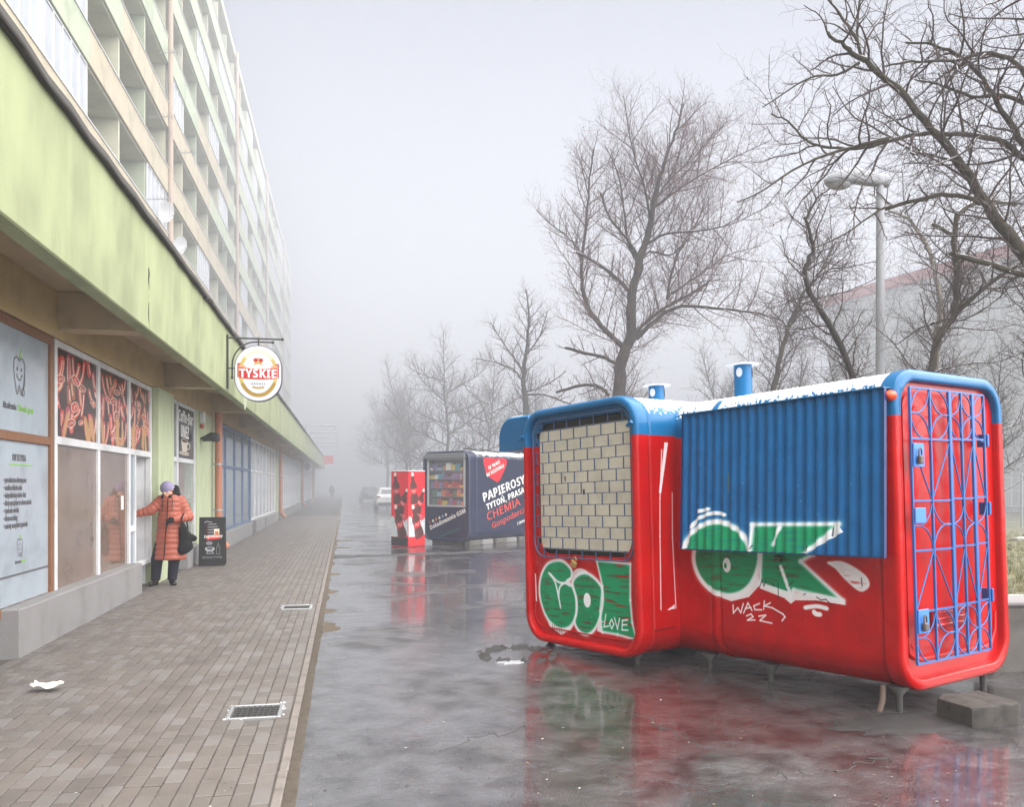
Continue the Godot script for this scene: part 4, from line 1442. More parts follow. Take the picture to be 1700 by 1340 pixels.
	var cs := [[-1.46, 0.0], [0.0, 0.0], [0.02, 0.0], [0.30, 0.0], [0.31, 0.0], [0.325, -0.008], [0.34, -0.008], [0.35, 0.012], [0.37, 0.016], [0.46, 0.016], [0.485, 0.010], [0.50, -0.004], [0.505, -0.025], [0.502, -0.05], [0.49, -0.062], [0.44, -0.066]]
	var low := shell(SIDEWAYS, cs, 2.16, 3.885, 0.13, 2.48, 0.27, 2.12, false)
	for i in low.v.size():
		low.uv[i] = Vector2((low.v[i].z + 0.9) / 1.4, (2.2 - low.v[i].y) / 2.2)
	obj("lower_shell", low, paint_of(p), kd)
	obj("roof_shell", shell(SIDEWAYS, cs, 2.16, 3.885, 0.13, 2.48, 0.27, 2.12, true), blue, kd)
	var outer := rr(-3.825, -2.22, 0.19, 2.42, 0.21, 9)
	var hole := rr(-3.70, -2.20 - 0.09, 1.02, 2.35, 0.17, 9)
	var box_lo := pv([-5, -1, -1, -1, -1, 2.12, -5, 2.12])
	var box_hi := pv([-5, 2.12, -1, 2.12, -1, 4, -5, 4])
	p = Print.new(600, 720)
	p.wash(RED, n1, 0.10, n2, 0.05)
	god_print(p, -3.9, 2.15, 340.0)
	for q in [[box_lo, "front_wall", paint_of(p)], [box_hi, "front_brow", blue]]:
		var bit: PackedVector2Array = Geometry2D.intersect_polygons(outer, q[0])[0]
		bit = Geometry2D.clip_polygons(bit, hole)[0]
		var b := MB.new()
		b.prism(bit, 0.02, Transform3D(Basis.IDENTITY, Vector3(0, 0, 0.425)))
		obj(q[1], plan_uv(b, Vector3.RIGHT, -3.9, 600.0 / 340.0, 2.15 - 720.0 / 340.0, 720.0 / 340.0), q[2], kd)
	var reveal := MB.new()
	var rg := []
	for z in [0.446, 0.385]:
		var ring := PackedVector3Array()
		for q in hole:
			ring.push_back(Vector3(q.x, q.y, z))
		rg.append(ring)
	reveal.loft_out(rg, true)
	for i in reveal.n.size():
		reveal.n[i] = -reveal.n[i]
	var gs := obj("window_reveal", reveal, M.black, kd)
	var board := MB.new()
	board.prism(rr(-3.70, -2.24, 1.0, 2.36, 0.1), 0.01, Transform3D(Basis.IDENTITY, Vector3(0, 0, 0.385)))
	obj("dark_gasket", board, M.black, gs)
	board = MB.new()
	board.prism(rr(-3.69, -2.30, 1.065, 2.275, 0.06), 0.03, Transform3D(Basis.IDENTITY, Vector3(0, 0, 0.395)))
	var cream := obj("cream_board", board, mat(Color(0.93, 0.90, 0.83), 0.7, T.soft, Vector3.ONE * 1.2, T.grain, 1.5), kd)
	for q in [[-2.98, 1.63, 0.012, 0.05], [-3.27, 1.77, 0.007, 0.05]]:
		obj("slot", span(q[0] - q[2], q[0] + q[2], q[1] - q[3] * 0.5, q[1] + q[3] * 0.5, 0.415, 0.428), M.black, cream)
	# wire guard before the board, welded like brickwork
	var ring := PackedVector3Array()
	for q in rr(-3.735, -2.235, 0.985, 2.37, 0.16, 7):
		ring.push_back(Vector3(q.x, q.y, 0.475))
	var wm := mat(Color(0.25, 0.32, 0.45), 0.45)
	var g := MB.new()
	g.tube(ring, PackedFloat32Array([0.008]), 6, false, true)
	var guard := obj("wire_guard", g, wm, kd)
	var rows := 12
	for i in rows:
		var y := 1.075 + i * 0.108
		obj("wire", span(-3.73, -2.24, y - 0.0037, y + 0.0037, 0.458, 0.467), wm, guard)
		if i == rows - 1:
			continue
		for k in 8:
			var x := -3.70 + k * 0.205 + (0.1025 if i % 2 else 0.0)
			if x < -2.245:
				obj("wire", span(x - 0.0037, x + 0.0037, y, y + 0.108, 0.452, 0.461), wm, guard)
	for k in 7:
		var x := -3.60 + k * 0.205
		obj("wire", span(x - 0.0045, x + 0.0045, 0.985, 1.075, 0.452, 0.461), wm, guard)
		obj("wire", span(x - 0.0045, x + 0.0045, 2.263, 2.37, 0.452, 0.461), wm, guard)
	for x in [-3.87, -2.20]:
		var c := MB.new()
		c.rod(Vector3(x - 0.03, 2.20, 0.53), Vector3(x + 0.03, 2.235, 0.53), 0.016, 8)
		obj("window_catch", c, blue, kd)
	var pl := MB.new()
	pl.box(Vector3(-3.08, 0.935, 0.49), Vector3(0.075, 0.06, 0.03), 0.008, Basis(Vector3.BACK, -0.5))
	pl.tube(PackedVector3Array([Vector3(-3.10, 0.955, 0.49), Vector3(-3.075, 0.995, 0.49), Vector3(-3.05, 1.0, 0.49), Vector3(-3.04, 0.97, 0.49)]), PackedFloat32Array([0.007]), 6)
	obj("brass_padlock", pl, mat(Color(0.62, 0.50, 0.28), 0.35), kd)
	lip = MB.new()
	lip.tube(PackedVector3Array([Vector3(-3.79, 0.55, 0.448), Vector3(-3.78, 0.36, 0.45), Vector3(-3.72, 0.285, 0.45), Vector3(-3.62, 0.265, 0.45), Vector3(-2.42, 0.265, 0.45), Vector3(-2.30, 0.29, 0.45)]), PackedFloat32Array([0.006]), 6)
	obj("moulding", lip, red, kd)
	# hood over the far window, chimneys, snow
	var hood := MB.new()
	var hr := []
	for z in [0.45, 0.44, -1.2, -1.21]:
		var k := 0.02 if z == 0.45 or z == -1.21 else 0.0
		var hp := PackedVector3Array()
		hp.push_back(Vector3(-3.86, 2.47 - k, z))
		for i in 9:
			var a := PI * 0.5 * i / 8.0
			hp.push_back(Vector3(-4.20 - sin(a) * (0.23 - k), 2.24 + cos(a) * (0.23 - k), z))
		hp.push_back(Vector3(-4.43 + k, 2.11, z))
		hp.push_back(Vector3(-3.86, 2.11, z))
		hr.append(hp)
	hood.loft_out(hr, true, true, true)
	obj("window_hood", hood, blue, kd)
	obj("snow", snow_cap(SIDEWAYS, -1.18, 0.42, 3.80, 4.43, 2.472, 0.23, 13), M.snow, kd)
	for q in [[-3.22, -0.8, 2.47, 0.30, 0.085], [-2.04, -0.8, 2.42, 0.40, 0.085]]:
		var ch := MB.new()
		var rings := []
		for y in [q[2] - 0.03, q[2] + q[3]]:
			var c := PackedVector3Array()
			for s in 18:
				c.push_back(Vector3(q[0] + cos(TAU * s / 18) * q[4], y, q[1] + sin(TAU * s / 18) * q[4]))
			rings.append(c)
		ch.loft_out(rings, true)
		var cn := obj("flue", ch, blue, kd)
		for a in [0.3, 2.4, 4.5]:
			var hl := MB.new()
			hl.prism(Print.oval(Vector2.ZERO, Vector2(0.03, 0.045), 0, TAU, 14), 0.004, Transform3D(Basis(Vector3.UP, a), Vector3(q[0] + sin(a) * (q[4] - 0.001), q[2] + q[3] - 0.075, q[1] + cos(a) * (q[4] - 0.001))))
			obj("flue_hole", hl, mat(Color(0.78, 0.80, 0.85), 0.8) if a < 1.0 else M.black, cn)
		var cp := MB.new()
		cp.tube(PackedVector3Array([Vector3(q[0], q[2] + q[3], q[1]), Vector3(q[0], q[2] + q[3] + 0.006, q[1]), Vector3(q[0], q[2] + q[3] + 0.03, q[1])]), PackedFloat32Array([0.15, 0.152, 0.03]), 20)
		obj("flue_cap", cp, M.snow, cn)
	obj("snow", snow_cap(I, -2.2, -0.16, -1.5, 0.0, 2.43, 0.26, 4), M.snow, kd)
	obj("snow", snow_cap(SIDEWAYS, -1.44, 0.32, 2.16, 3.885, 2.48, 0.27, 7), M.snow, kd)
	# feet
	for q in [[-0.12, -0.12], [-0.12, -1.3], [-1.25, -0.12], [-1.9, -0.1], [-2.4, 0.32], [-3.7, 0.32], [-3.5, -1.2]]:
		var f := MB.new()
		var y: float = -0.06 - q[0] * 0.0314
		f.tube(PackedVector3Array([Vector3(q[0], y, q[1]), Vector3(q[0], 0.09, q[1]), Vector3(q[0], 0.12, q[1]), Vector3(q[0], 0.16, q[1])]), PackedFloat32Array([0.022, 0.026, 0.05, 0.085]), 12)
		obj("foot", f, mat(lin(0.05, 0.048, 0.046), 0.8), kd)
	var wire := MB.new()
	wire.tube(PackedVector3Array([Vector3(-0.2, 0.16, -0.06), Vector3(-0.2, 0.05, -0.04), Vector3(-0.22, -0.04, -0.02)]), PackedFloat32Array([0.022]), 6)
	obj("drain_hose", wire, mat(Color(0.42, 0.36, 0.33), 0.6), kd)


const LIMBS := {  # traced boughs of the trees that stand close: thickness at start and end, then points across and up from the foot, metres
	"main": [
		[0.24, 0.15, [-0.07, 4.27, 0.12, 5.44, 0.33, 6.23, 0.35, 7.3, 0.54, 8.23]],
		[0.15, 0.02, [0.54, 8.23, 0.77, 8.98, 1.01, 10.1, 1.29, 11.17, 1.61, 12.0, 1.85, 12.9]],
		[0.075, 0.05, [0.26, 7.35, -0.25, 7.77, -0.81, 8.14, -1.37, 8.37]],
		[0.11, 0.02, [0.07, 5.72, -0.58, 6.37, -1.0, 7.07, -1.14, 8.0, -1.09, 8.7, -0.91, 10.1, -0.81, 11.27, -0.72, 11.97]],
		[0.04, 0.012, [-1.16, 8.23, -1.42, 8.89, -2.07, 9.49, -2.49, 9.96]],
		[0.075, 0.055, [-0.07, 5.16, -0.44, 5.39, -1.05, 5.58, -1.61, 5.76]],
		[0.07, 0.05, [-0.35, 4.27, -0.63, 4.55, -1.14, 4.6, -1.89, 4.41]],
		[0.1, 0.05, [0.4, 6.09, 0.96, 6.65, 1.66, 7.12, 2.82, 7.86]],
		[0.1, 0.025, [0.45, 5.95, 1.29, 6.7, 1.99, 6.91, 3.15, 6.79, 3.94, 6.7, 4.78, 6.46]],
		[0.055, 0.012, [1.38, 7.12, 1.57, 8.0, 1.99, 8.98, 2.54, 9.87, 2.92, 11.03]],
		[0.05, 0.03, [0.59, 8.23, 0.87, 8.56, 1.52, 8.51, 1.85, 8.79]],
		[0.055, 0.012, [0.77, 8.75, 1.33, 9.03, 2.22, 9.07, 3.15, 9.21, 4.32, 9.73]],
		[0.05, 0.012, [1.52, 7.3, 2.68, 8.14, 3.38, 8.65, 4.55, 9.07]],
		[0.06, 0.03, [0.54, 8.33, 0.12, 8.89, -0.35, 9.35, -0.67, 10.05]],
		[0.06, 0.012, [0.42, 8.33, 0.21, 8.93, 0.12, 9.87, -0.07, 11.03, -0.44, 11.87]],
		[0.05, 0.012, [0.87, 9.49, 0.68, 10.57, 0.35, 11.73, 0.12, 13.27]],
		[0.05, 0.012, [1.05, 10.1, 1.52, 10.8, 2.45, 11.73, 3.62, 13.13]],
		[0.05, 0.012, [0.96, 9.82, 1.75, 10.38, 2.92, 11.03, 4.32, 11.64]],
	],
	"right": [
		[0.2, 0.16, [0.25, 0.67, 0.22, 3.53, 0.2, 4.79]],
		[0.13, 0.08, [0.25, 4.76, 0.4, 6.82, 0.22, 8.08, -0.12, 8.72, -0.54, 9.12, -0.86, 9.46]],
		[0.13, 0.03, [-0.01, 4.81, -0.48, 5.49, -0.89, 6.07, -1.26, 6.6, -1.64, 7.1, -2.17, 7.7, -2.69, 8.13, -3.0, 8.36, -3.25, 8.58]],
		[0.035, 0.012, [-2.69, 8.13, -2.8, 8.46, -2.77, 9.08, -2.8, 9.46]],
		[0.035, 0.012, [-2.8, 8.46, -3.02, 8.76, -3.3, 9.08, -3.5, 9.34]],
		[0.065, 0.015, [-0.01, 6.47, -0.23, 6.67, -0.63, 6.95, -1.24, 7.05, -1.74, 7.07, -2.32, 6.95, -2.74, 6.87, -3.25, 6.9, -3.52, 7.02, -3.8, 7.33, -4.05, 7.45]],
		[0.075, 0.02, [-0.01, 6.45, -0.23, 6.87, -0.48, 7.3, -0.74, 7.78, -1.11, 8.23, -1.54, 8.46, -1.99, 8.51]],
		[0.065, 0.015, [-0.08, 7.68, -0.23, 7.95, -0.48, 8.18, -0.86, 8.26, -1.31, 8.15, -1.99, 8.13, -2.42, 8.05]],
		[0.05, 0.012, [-0.03, 7.43, -0.53, 7.63, -0.99, 7.65, -1.49, 7.85, -1.84, 7.95]],
		[0.05, 0.035, [-0.89, 5.95, -1.16, 6.07, -1.49, 6.1, -1.87, 6.02, -2.32, 5.9]],
		[0.03, 0.01, [-2.29, 5.91, -2.54, 5.8, -3.0, 5.47, -3.5, 5.24]],
		[0.06, 0.045, [-0.13, 4.82, -0.74, 4.99, -1.39, 5.17]],
		[0.04, 0.01, [-2.32, 6.95, -2.87, 6.82, -3.62, 6.57, -4.25, 6.17, -4.63, 5.99]],
		[0.03, 0.01, [-2.77, 8.12, -3.1, 7.95, -3.52, 7.9, -3.9, 7.68, -4.25, 7.45]],
	],
	"t2": [
		[0.13, 0.04, [0.03, 2.96, -0.0, 4.1, -0.37, 4.91, -0.96, 5.9, -1.03, 6.48, -0.88, 6.92, -1.07, 7.59]],
		[0.04, 0.01, [-1.05, 7.51, -0.81, 7.99, -0.44, 8.25, 0.03, 8.69]],
		[0.035, 0.01, [-0.92, 6.12, -0.48, 6.45, 0.03, 6.56, 0.77, 6.74]],
		[0.03, 0.01, [-0.98, 6.41, -0.63, 6.63, -0.26, 6.56, 0.25, 6.7]],
	],
	"t3": [
		[0.12, 0.055, [-0.1, 2.82, 0.03, 3.87, 0.19, 4.62, 0.49, 5.02, 0.55, 5.77, 0.52, 6.5, 0.57, 7.09]],
		[0.05, 0.035, [0.57, 7.04, 0.95, 7.32, 1.54, 7.43, 2.1, 7.45]],
		[0.07, 0.02, [0.49, 5.02, 1.08, 5.61, 1.67, 5.97, 2.33, 6.1, 2.92, 6.33]],
		[0.05, 0.045, [0.5, 6.61, 0.36, 6.73, 0.14, 6.89]],
		[0.04, 0.012, [0.42, 4.95, -0.1, 4.79, -0.53, 4.46]],
	],
	"t4": [
		[0.13, 0.05, [-0.03, 2.82, -0.0, 4.03, -0.0, 4.52, 0.36, 4.95, 0.76, 5.31, 1.41, 5.71, 1.97, 5.87]],
		[0.05, 0.015, [0.07, 4.13, 0.43, 4.43, 0.89, 4.51, 1.58, 4.43]],
		[0.04, 0.01, [0.46, 5.05, -0.07, 4.85, -0.56, 4.95]],
		[0.04, 0.01, [0.62, 5.15, 1.25, 5.31, 2.2, 5.51]],
	],
	"t1": [
		[0.14, 0.03, [-0.27, 3.32, 0.0, 4.71, 0.24, 5.78, 0.65, 6.84, 1.21, 7.68, 1.67, 8.51]],
		[0.04, 0.01, [0.33, 6.01, 0.79, 6.75, 1.86, 7.03, 2.79, 7.44]],
	],
	"t5": [
		[0.13, 0.03, [-0.05, 3.25, -0.01, 4.89, 0.13, 6.45, -0.01, 7.42, -0.32, 8.22, -0.76, 8.8, -1.21, 9.02, -1.78, 9.47]],
		[0.04, 0.01, [0.13, 6.8, 0.88, 7.07, 1.77, 7.25]],
	],
	"sm": [
		[0.2, 0.1, [0.0, -0.82, -0.05, 4.84, -0.15, 5.87, -0.1, 6.9]],
		[0.1, 0.02, [-0.1, 6.9, 0.05, 8.44, -0.05, 9.73]],
		[0.06, 0.02, [-0.1, 5.87, -0.57, 6.51, -1.34, 6.77, -2.11, 6.9]],
		[0.06, 0.02, [-0.1, 6.38, -0.87, 7.41, -1.54, 8.44]],
		[0.06, 0.02, [-0.05, 5.61, 0.85, 5.87, 1.62, 6.38]],
		[0.05, 0.02, [-0.05, 7.15, 0.54, 7.93, 0.85, 8.95]],
		[0.07, 0.045, [-0.05, 5.48, 0.72, 5.48, 1.88, 5.05]],
	],
}


class Grown:
	var wood := MB.new()
	var twigs := MB.new()
	var snow := MB.new()
	var leaf := MB.new()
	var r := RandomNumberGenerator.new()
	var kink := 0.25  # how crooked
	var lift := 0.25  # how much twigs seek the light
	var dense := 1.0
	var deep := 3
	var leaves := 0.0
	var fat := 1.0
	var count := 0

	func limb(p: PackedVector3Array, r0: float, r1: float, level: int) -> void:
		var q := PackedVector3Array()
		var m := p.size()
		var step := 4 if level == 0 else 1
		for i in m - 1:
			for k in step:
				q.push_back(p[i].cubic_interpolate(p[i + 1], p[maxi(i - 1, 0)], p[mini(i + 2, m - 1)], float(k) / step))
		q.push_back(p[m - 1])
		if level == 0:
			for i in range(1, q.size() - 1):
				q[i] += Vector3(r.randf_range(-1, 1), r.randf_range(-1, 1), r.randf_range(-1, 1)) * r0 * 0.22
		var rr := PackedFloat32Array()
		for i in q.size():
			var w := pow(float(i) / (q.size() - 1), 0.75)
			rr.push_back(lerpf(r0, r1, w) * (0.84 if level == 0 and q.size() > 0 else 1.0) * (1.0 + (r.randf_range(-0.10, 0.10) if level == 0 else 0.0)))
		var into := wood if r0 > 0.028 else twigs
		into.tube(q, rr, 9 if r0 > 0.05 else (6 if r0 > 0.015 else 3), level < 1)
		count += 1
		if r0 > 0.018:
			for i in q.size() - 1:
				var d := (q[i + 1] - q[i])
				if absf(d.normalized().y) < 0.8 and r.randf() < 0.85:
					var o := Vector3.UP * rr[i] * 0.62
					snow.tube(PackedVector3Array([q[i] + o, (q[i] + q[i + 1]) * 0.5 + o * 1.1, q[i + 1] + o * rr[i + 1] / rr[i]]), PackedFloat32Array([rr[i] * 0.5, rr[i] * 0.62, rr[i + 1] * 0.5]), 5, false)
		if level >= deep:
			return
		var along := 0.0
		var next := r.randf_range(0.1, 0.3)
		var total := 0.0
		for i in q.size() - 1:
			total += q[i].distance_to(q[i + 1])
		var spin := r.randf() * TAU
		for i in q.size() - 1:
			var d := q[i + 1] - q[i]
			var l := d.length()
			d /= maxf(l, 1e-5)
			while next < along + l:
				var at := q[i] + d * (next - along)
				var w := next / total
				var gap: float = [0.16, 0.10, 0.075][level] / dense
				next += gap * r.randf_range(0.6, 1.5)
				if level == 0 and at.y < 3.0:
					continue
				var here := lerpf(r0, r1, w)
				spin += 2.4 + r.randf_range(-0.6, 0.6)
				var x := d.cross(Vector3.UP if absf(d.y) < 0.9 else Vector3.RIGHT).normalized()
				var o := x.rotated(d, spin)
				var dir := (d * r.randf_range(0.35, 0.9) + o + Vector3.UP * lift).normalized()
				var size: float
				if level == 0:
					size = r.randf_range(0.5, 1.0) * clampf(total * 0.5, 0.6, 2.1) * (1.05 - 0.45 * w)
				elif level == 1:
					size = r.randf_range(0.4, 1.0) * clampf(total * 0.62, 0.25, 0.95)
				else:
					size = r.randf_range(0.10, 0.34)
				grow(at, dir, size, minf(here * 0.6, [0.021, 0.0085, 0.0042][level] * fat), level + 1)
			along += l

	func grow(at: Vector3, dir: Vector3, size: float, thick: float, level: int) -> void:
		var steps := 6 if level == 1 else (4 if level == 2 else 2)
		var p := PackedVector3Array([at])
		var d := dir
		for i in steps:
			d = (d + Vector3(r.randf_range(-1, 1), r.randf_range(-1, 1), r.randf_range(-1, 1)) * kink + Vector3.UP * lift * 0.12).normalized()
			p.push_back(p[i] + d * size / steps)
		limb(p, thick, maxf(thick * 0.35, 0.0015 * fat), level)
		if leaves > 0.0 and level == 3 and r.randf() < leaves:
			var t := p[p.size() - 1]
			var s := r.randf_range(0.02, 0.045)
			var a := Vector3(r.randf_range(-1, 1), -1.5, r.randf_range(-1, 1)).normalized() * s
			var b := a.cross(Vector3(r.randf_range(-1, 1), 0.2, r.randf_range(-1, 1)).normalized()) * 0.35
			leaf.quad(t, t + a * 0.5 - b, t + a, t + a * 0.5 + b)


func tree(called: String, label: String, at: Vector3, limbs: Array, seed_: int, o := {}) -> Node3D:
	var t := thing(called, label, "tree", at, -0.19533, o.get("group", ""))
	var g := Grown.new()
	g.r.seed = seed_
	g.kink = o.get("kink", 0.25)
	g.lift = o.get("lift", 0.25)
	g.dense = o.get("dense", 1.0)
	g.deep = o.get("deep", 3)
	g.leaves = o.get("leaves", 0.0)
	g.fat = o.get("fat", 1.0)
	for k in limbs.size():
		var l: Array = limbs[k]
		var pts: Array = l[2]
		var p := PackedVector3Array()
		var swing: float = 0.0 if k == 0 else g.r.randf_range(-1.0, 1.0) * o.get("swing", 0.4)
		for i in range(0, pts.size(), 2):
			p.push_back(Vector3(pts[i], pts[i + 1], swing * Vector2(pts[i] - pts[0], pts[i + 1] - pts[1]).length()))
		if k == 0 and p[0].y > -0.1:
			var foot := p[0]
			p.insert(0, Vector3(foot.x * 0.6, -0.15, 0))
		g.limb(p, l[0], l[1], 0)
	obj("trunk", g.wood, o.get("bark", M.bark), t)
	obj("crown", g.twigs, o.get("twig", M.twig), t)
	if g.snow.v.size():
		stuff(obj("snow", g.snow, M.snow, t))
	if g.leaf.v.size():
		stuff(obj("withered_leaves", g.leaf, M.withered, t))
	return t


func free_limbs(seed_: int, height: float, wide: float) -> Array:  # a young street tree with a clear stem
	var r := RandomNumberGenerator.new()
	r.seed = seed_
	var out := [[height * 0.016, height * 0.009, [0.0, 0.0, r.randf_range(-0.1, 0.1), height * 0.2, r.randf_range(-0.2, 0.2), height * 0.4]]]
	var top: Array = out[0][2]
	var x: float = top[4]
	out.append([height * 0.009, 0.02, [x, height * 0.4, x + r.randf_range(-0.4, 0.4), height * 0.65, x + r.randf_range(-0.6, 0.6), height]])
	for i in 9:
		var y := height * lerpf(0.24, 0.75, i / 9.0)
		var s := (1.0 if i % 2 else -1.0) * r.randf_range(0.5, 1.0) * wide * (1.1 - 0.5 * i / 9.0)
		var up := height * r.randf_range(0.06, 0.22)
		out.append([height * 0.006, 0.015, [x * 0.5, y, x * 0.5 + s * 0.4, y + up * 0.35, x * 0.5 + s * 0.8, y + up * 0.8, x * 0.5 + s, y + up * 1.3]])
	return out


func trees() -> void:
	M.bark = mat(lin(0.060, 0.050, 0.042), 0.95, T.grain, Vector3(3, 1, 3), T.blotch, 1.0)
	M.bark_green = mat(lin(0.085, 0.075, 0.050), 0.95, T.grain, Vector3(3, 1, 3), T.blotch, 1.0)
	M.bark_pale = mat(lin(0.30, 0.27, 0.22), 0.9, ntex(256, noise(0.03, 4, FastNoiseLite.TYPE_SIMPLEX, 14), [[0.0, 0.15], [0.35, 0.5], [0.45, 1.0], [1.0, 1.0]]), Vector3(1.0, 3.0, 1.0))
	M.twig = mat(lin(0.075, 0.056, 0.052), 0.95)
	M.twig_red = mat(lin(0.105, 0.066, 0.062), 0.95)
	M.withered = mat(lin(0.22, 0.09, 0.05), 0.9)
	var by := "winter trees behind the kiosks"
	tree("street_tree", "tall bare tree with sawn-off low boughs behind the window of the red kiosk", Vector3(8.01, 0, -23.9), LIMBS.main, 11, {"group": by, "kink": 0.14, "lift": 0.42, "dense": 1.05, "leaves": 0.35, "twig": M.twig_red})
	tree("street_tree", "big crooked bare tree leaning in from the right edge, boughs crossing the lamp", Vector3(10.49, 0, -11.18), LIMBS.right, 12, {"group": by, "swing": 0.12, "kink": 0.3, "lift": 0.1, "dense": 0.9, "leaves": 0.05, "bark": M.bark_green})
	tree("street_tree", "bare tree with a bent stem just left of the lamp post, lopped short above", Vector3(11.5, 0, -15.0), LIMBS.t3, 13, {"group": by, "kink": 0.3, "dense": 1.2, "bark": M.bark_green})
	tree("street_tree", "slanting bare tree crossing a thinner greenish stem left of the lamp post", Vector3(11.1, 0, -17.0), LIMBS.t2, 14, {"group": by, "kink": 0.3, "dense": 1.2})
	tree("street_tree", "low bare tree whose snowy stem arches to the right beside the lamp post", Vector3(12.7, 0, -13.4), LIMBS.t4, 15, {"group": by, "kink": 0.3, "dense": 1.2, "bark": M.bark_green})
	tree("street_tree", "young pale stemmed tree rising beside the taller blue flue", Vector3(12.0, 0, -22.0), LIMBS.t1, 16, {"group": by, "kink": 0.3, "dense": 1.2, "leaves": 0.3, "bark": M.bark_green})
	tree("birch_tree", "birch with white stem right of the lamp post, before the pale hall", Vector3(15.6, 0, -20.1), LIMBS.t5, 17, {"group": by, "kink": 0.3, "dense": 1.1, "leaves": 0.1, "bark": M.bark_pale})
	tree("street_tree", "small bare tree with drooping side boughs above the dark blue kiosk", Vector3(7.62, 0, -35.2), LIMBS.sm, 18, {"group": by, "kink": 0.22, "lift": 0.35, "dense": 0.9, "fat": 1.3})
	var a := tree("distant_tree", "misty bare tree standing directly above the red cola cooler", Vector3(6.08, 0, -51.8), free_limbs(31, 11.5, 4.2), 31, {"group": "trees fading into the fog", "dense": 0.8, "fat": 1.6, "kink": 0.2, "lift": 0.4})
	var b := tree("distant_tree", "misty bare tree over the dark blue kiosk's roof, nearest of the foggy row", Vector3(8.2, 0, -48.0), free_limbs(32, 9.0, 4.0), 32, {"group": "trees fading into the fog", "dense": 0.8, "fat": 1.6, "kink": 0.2, "lift": 0.4})
	var far := [[a, 4.6, -64.0, 1.9, "pale bare tree in fog above the white car's roof", 0.95], [b, 5.6, -74.0, 0.7, "faint bare tree in fog behind the cooler, shorter than its neighbours", 1.25], [a, 4.2, -86.0, 4.0, "very faint bare tree at the left end of the foggy row", 1.05], [b, 5.0, -100.0, 2.2, "barely visible tree at the far end of the foggy row over the dark car", 1.35],
		[b, 12.5, -55.0, 3.1, "misty bare tree between the small drooping tree and the tall tree", 1.0], [a, 17.0, -52.0, 5.2, "misty bare tree just right of the tall tree's trunk", 0.8], [b, 20.0, -42.0, 1.1, "misty bare tree seen between the two blue flues", 1.0], [a, 23.0, -40.0, 2.6, "misty bare tree right of the taller flue, behind the pale stemmed tree", 0.75], [b, 16.5, -30.0, 4.4, "low bushy tree behind the slanting tree by the lamp post", 0.72], [b, 20.5, -27.0, 0.2, "low bushy tree in front of the pale hall, behind the birch", 0.7], [a, 13.0, -36.0, 0.9, "bushy bare tree behind the right boughs of the tall tree", 0.6],
		[a, 14.5, -28.5, 3.3, "bushy bare tree low behind the roof between the two flues", 0.5], [b, 18.2, -33.0, 5.0, "low misty tree left of the pale stemmed tree, over the blue roof", 0.62], [a, 16.0, -24.5, 1.6, "bushy bare tree directly behind the lamp post", 0.5], [b, 19.0, -22.0, 2.9, "bushy low tree at the right edge before the pale hall", 0.6], [a, 9.8, -31.0, 0.4, "bushy bare tree close behind the left foot of the tall tree", 0.5]]
	for f in far:
		dup(f[0], Vector3(f[1], 0, f[2]), f[3], f[4], f[5])


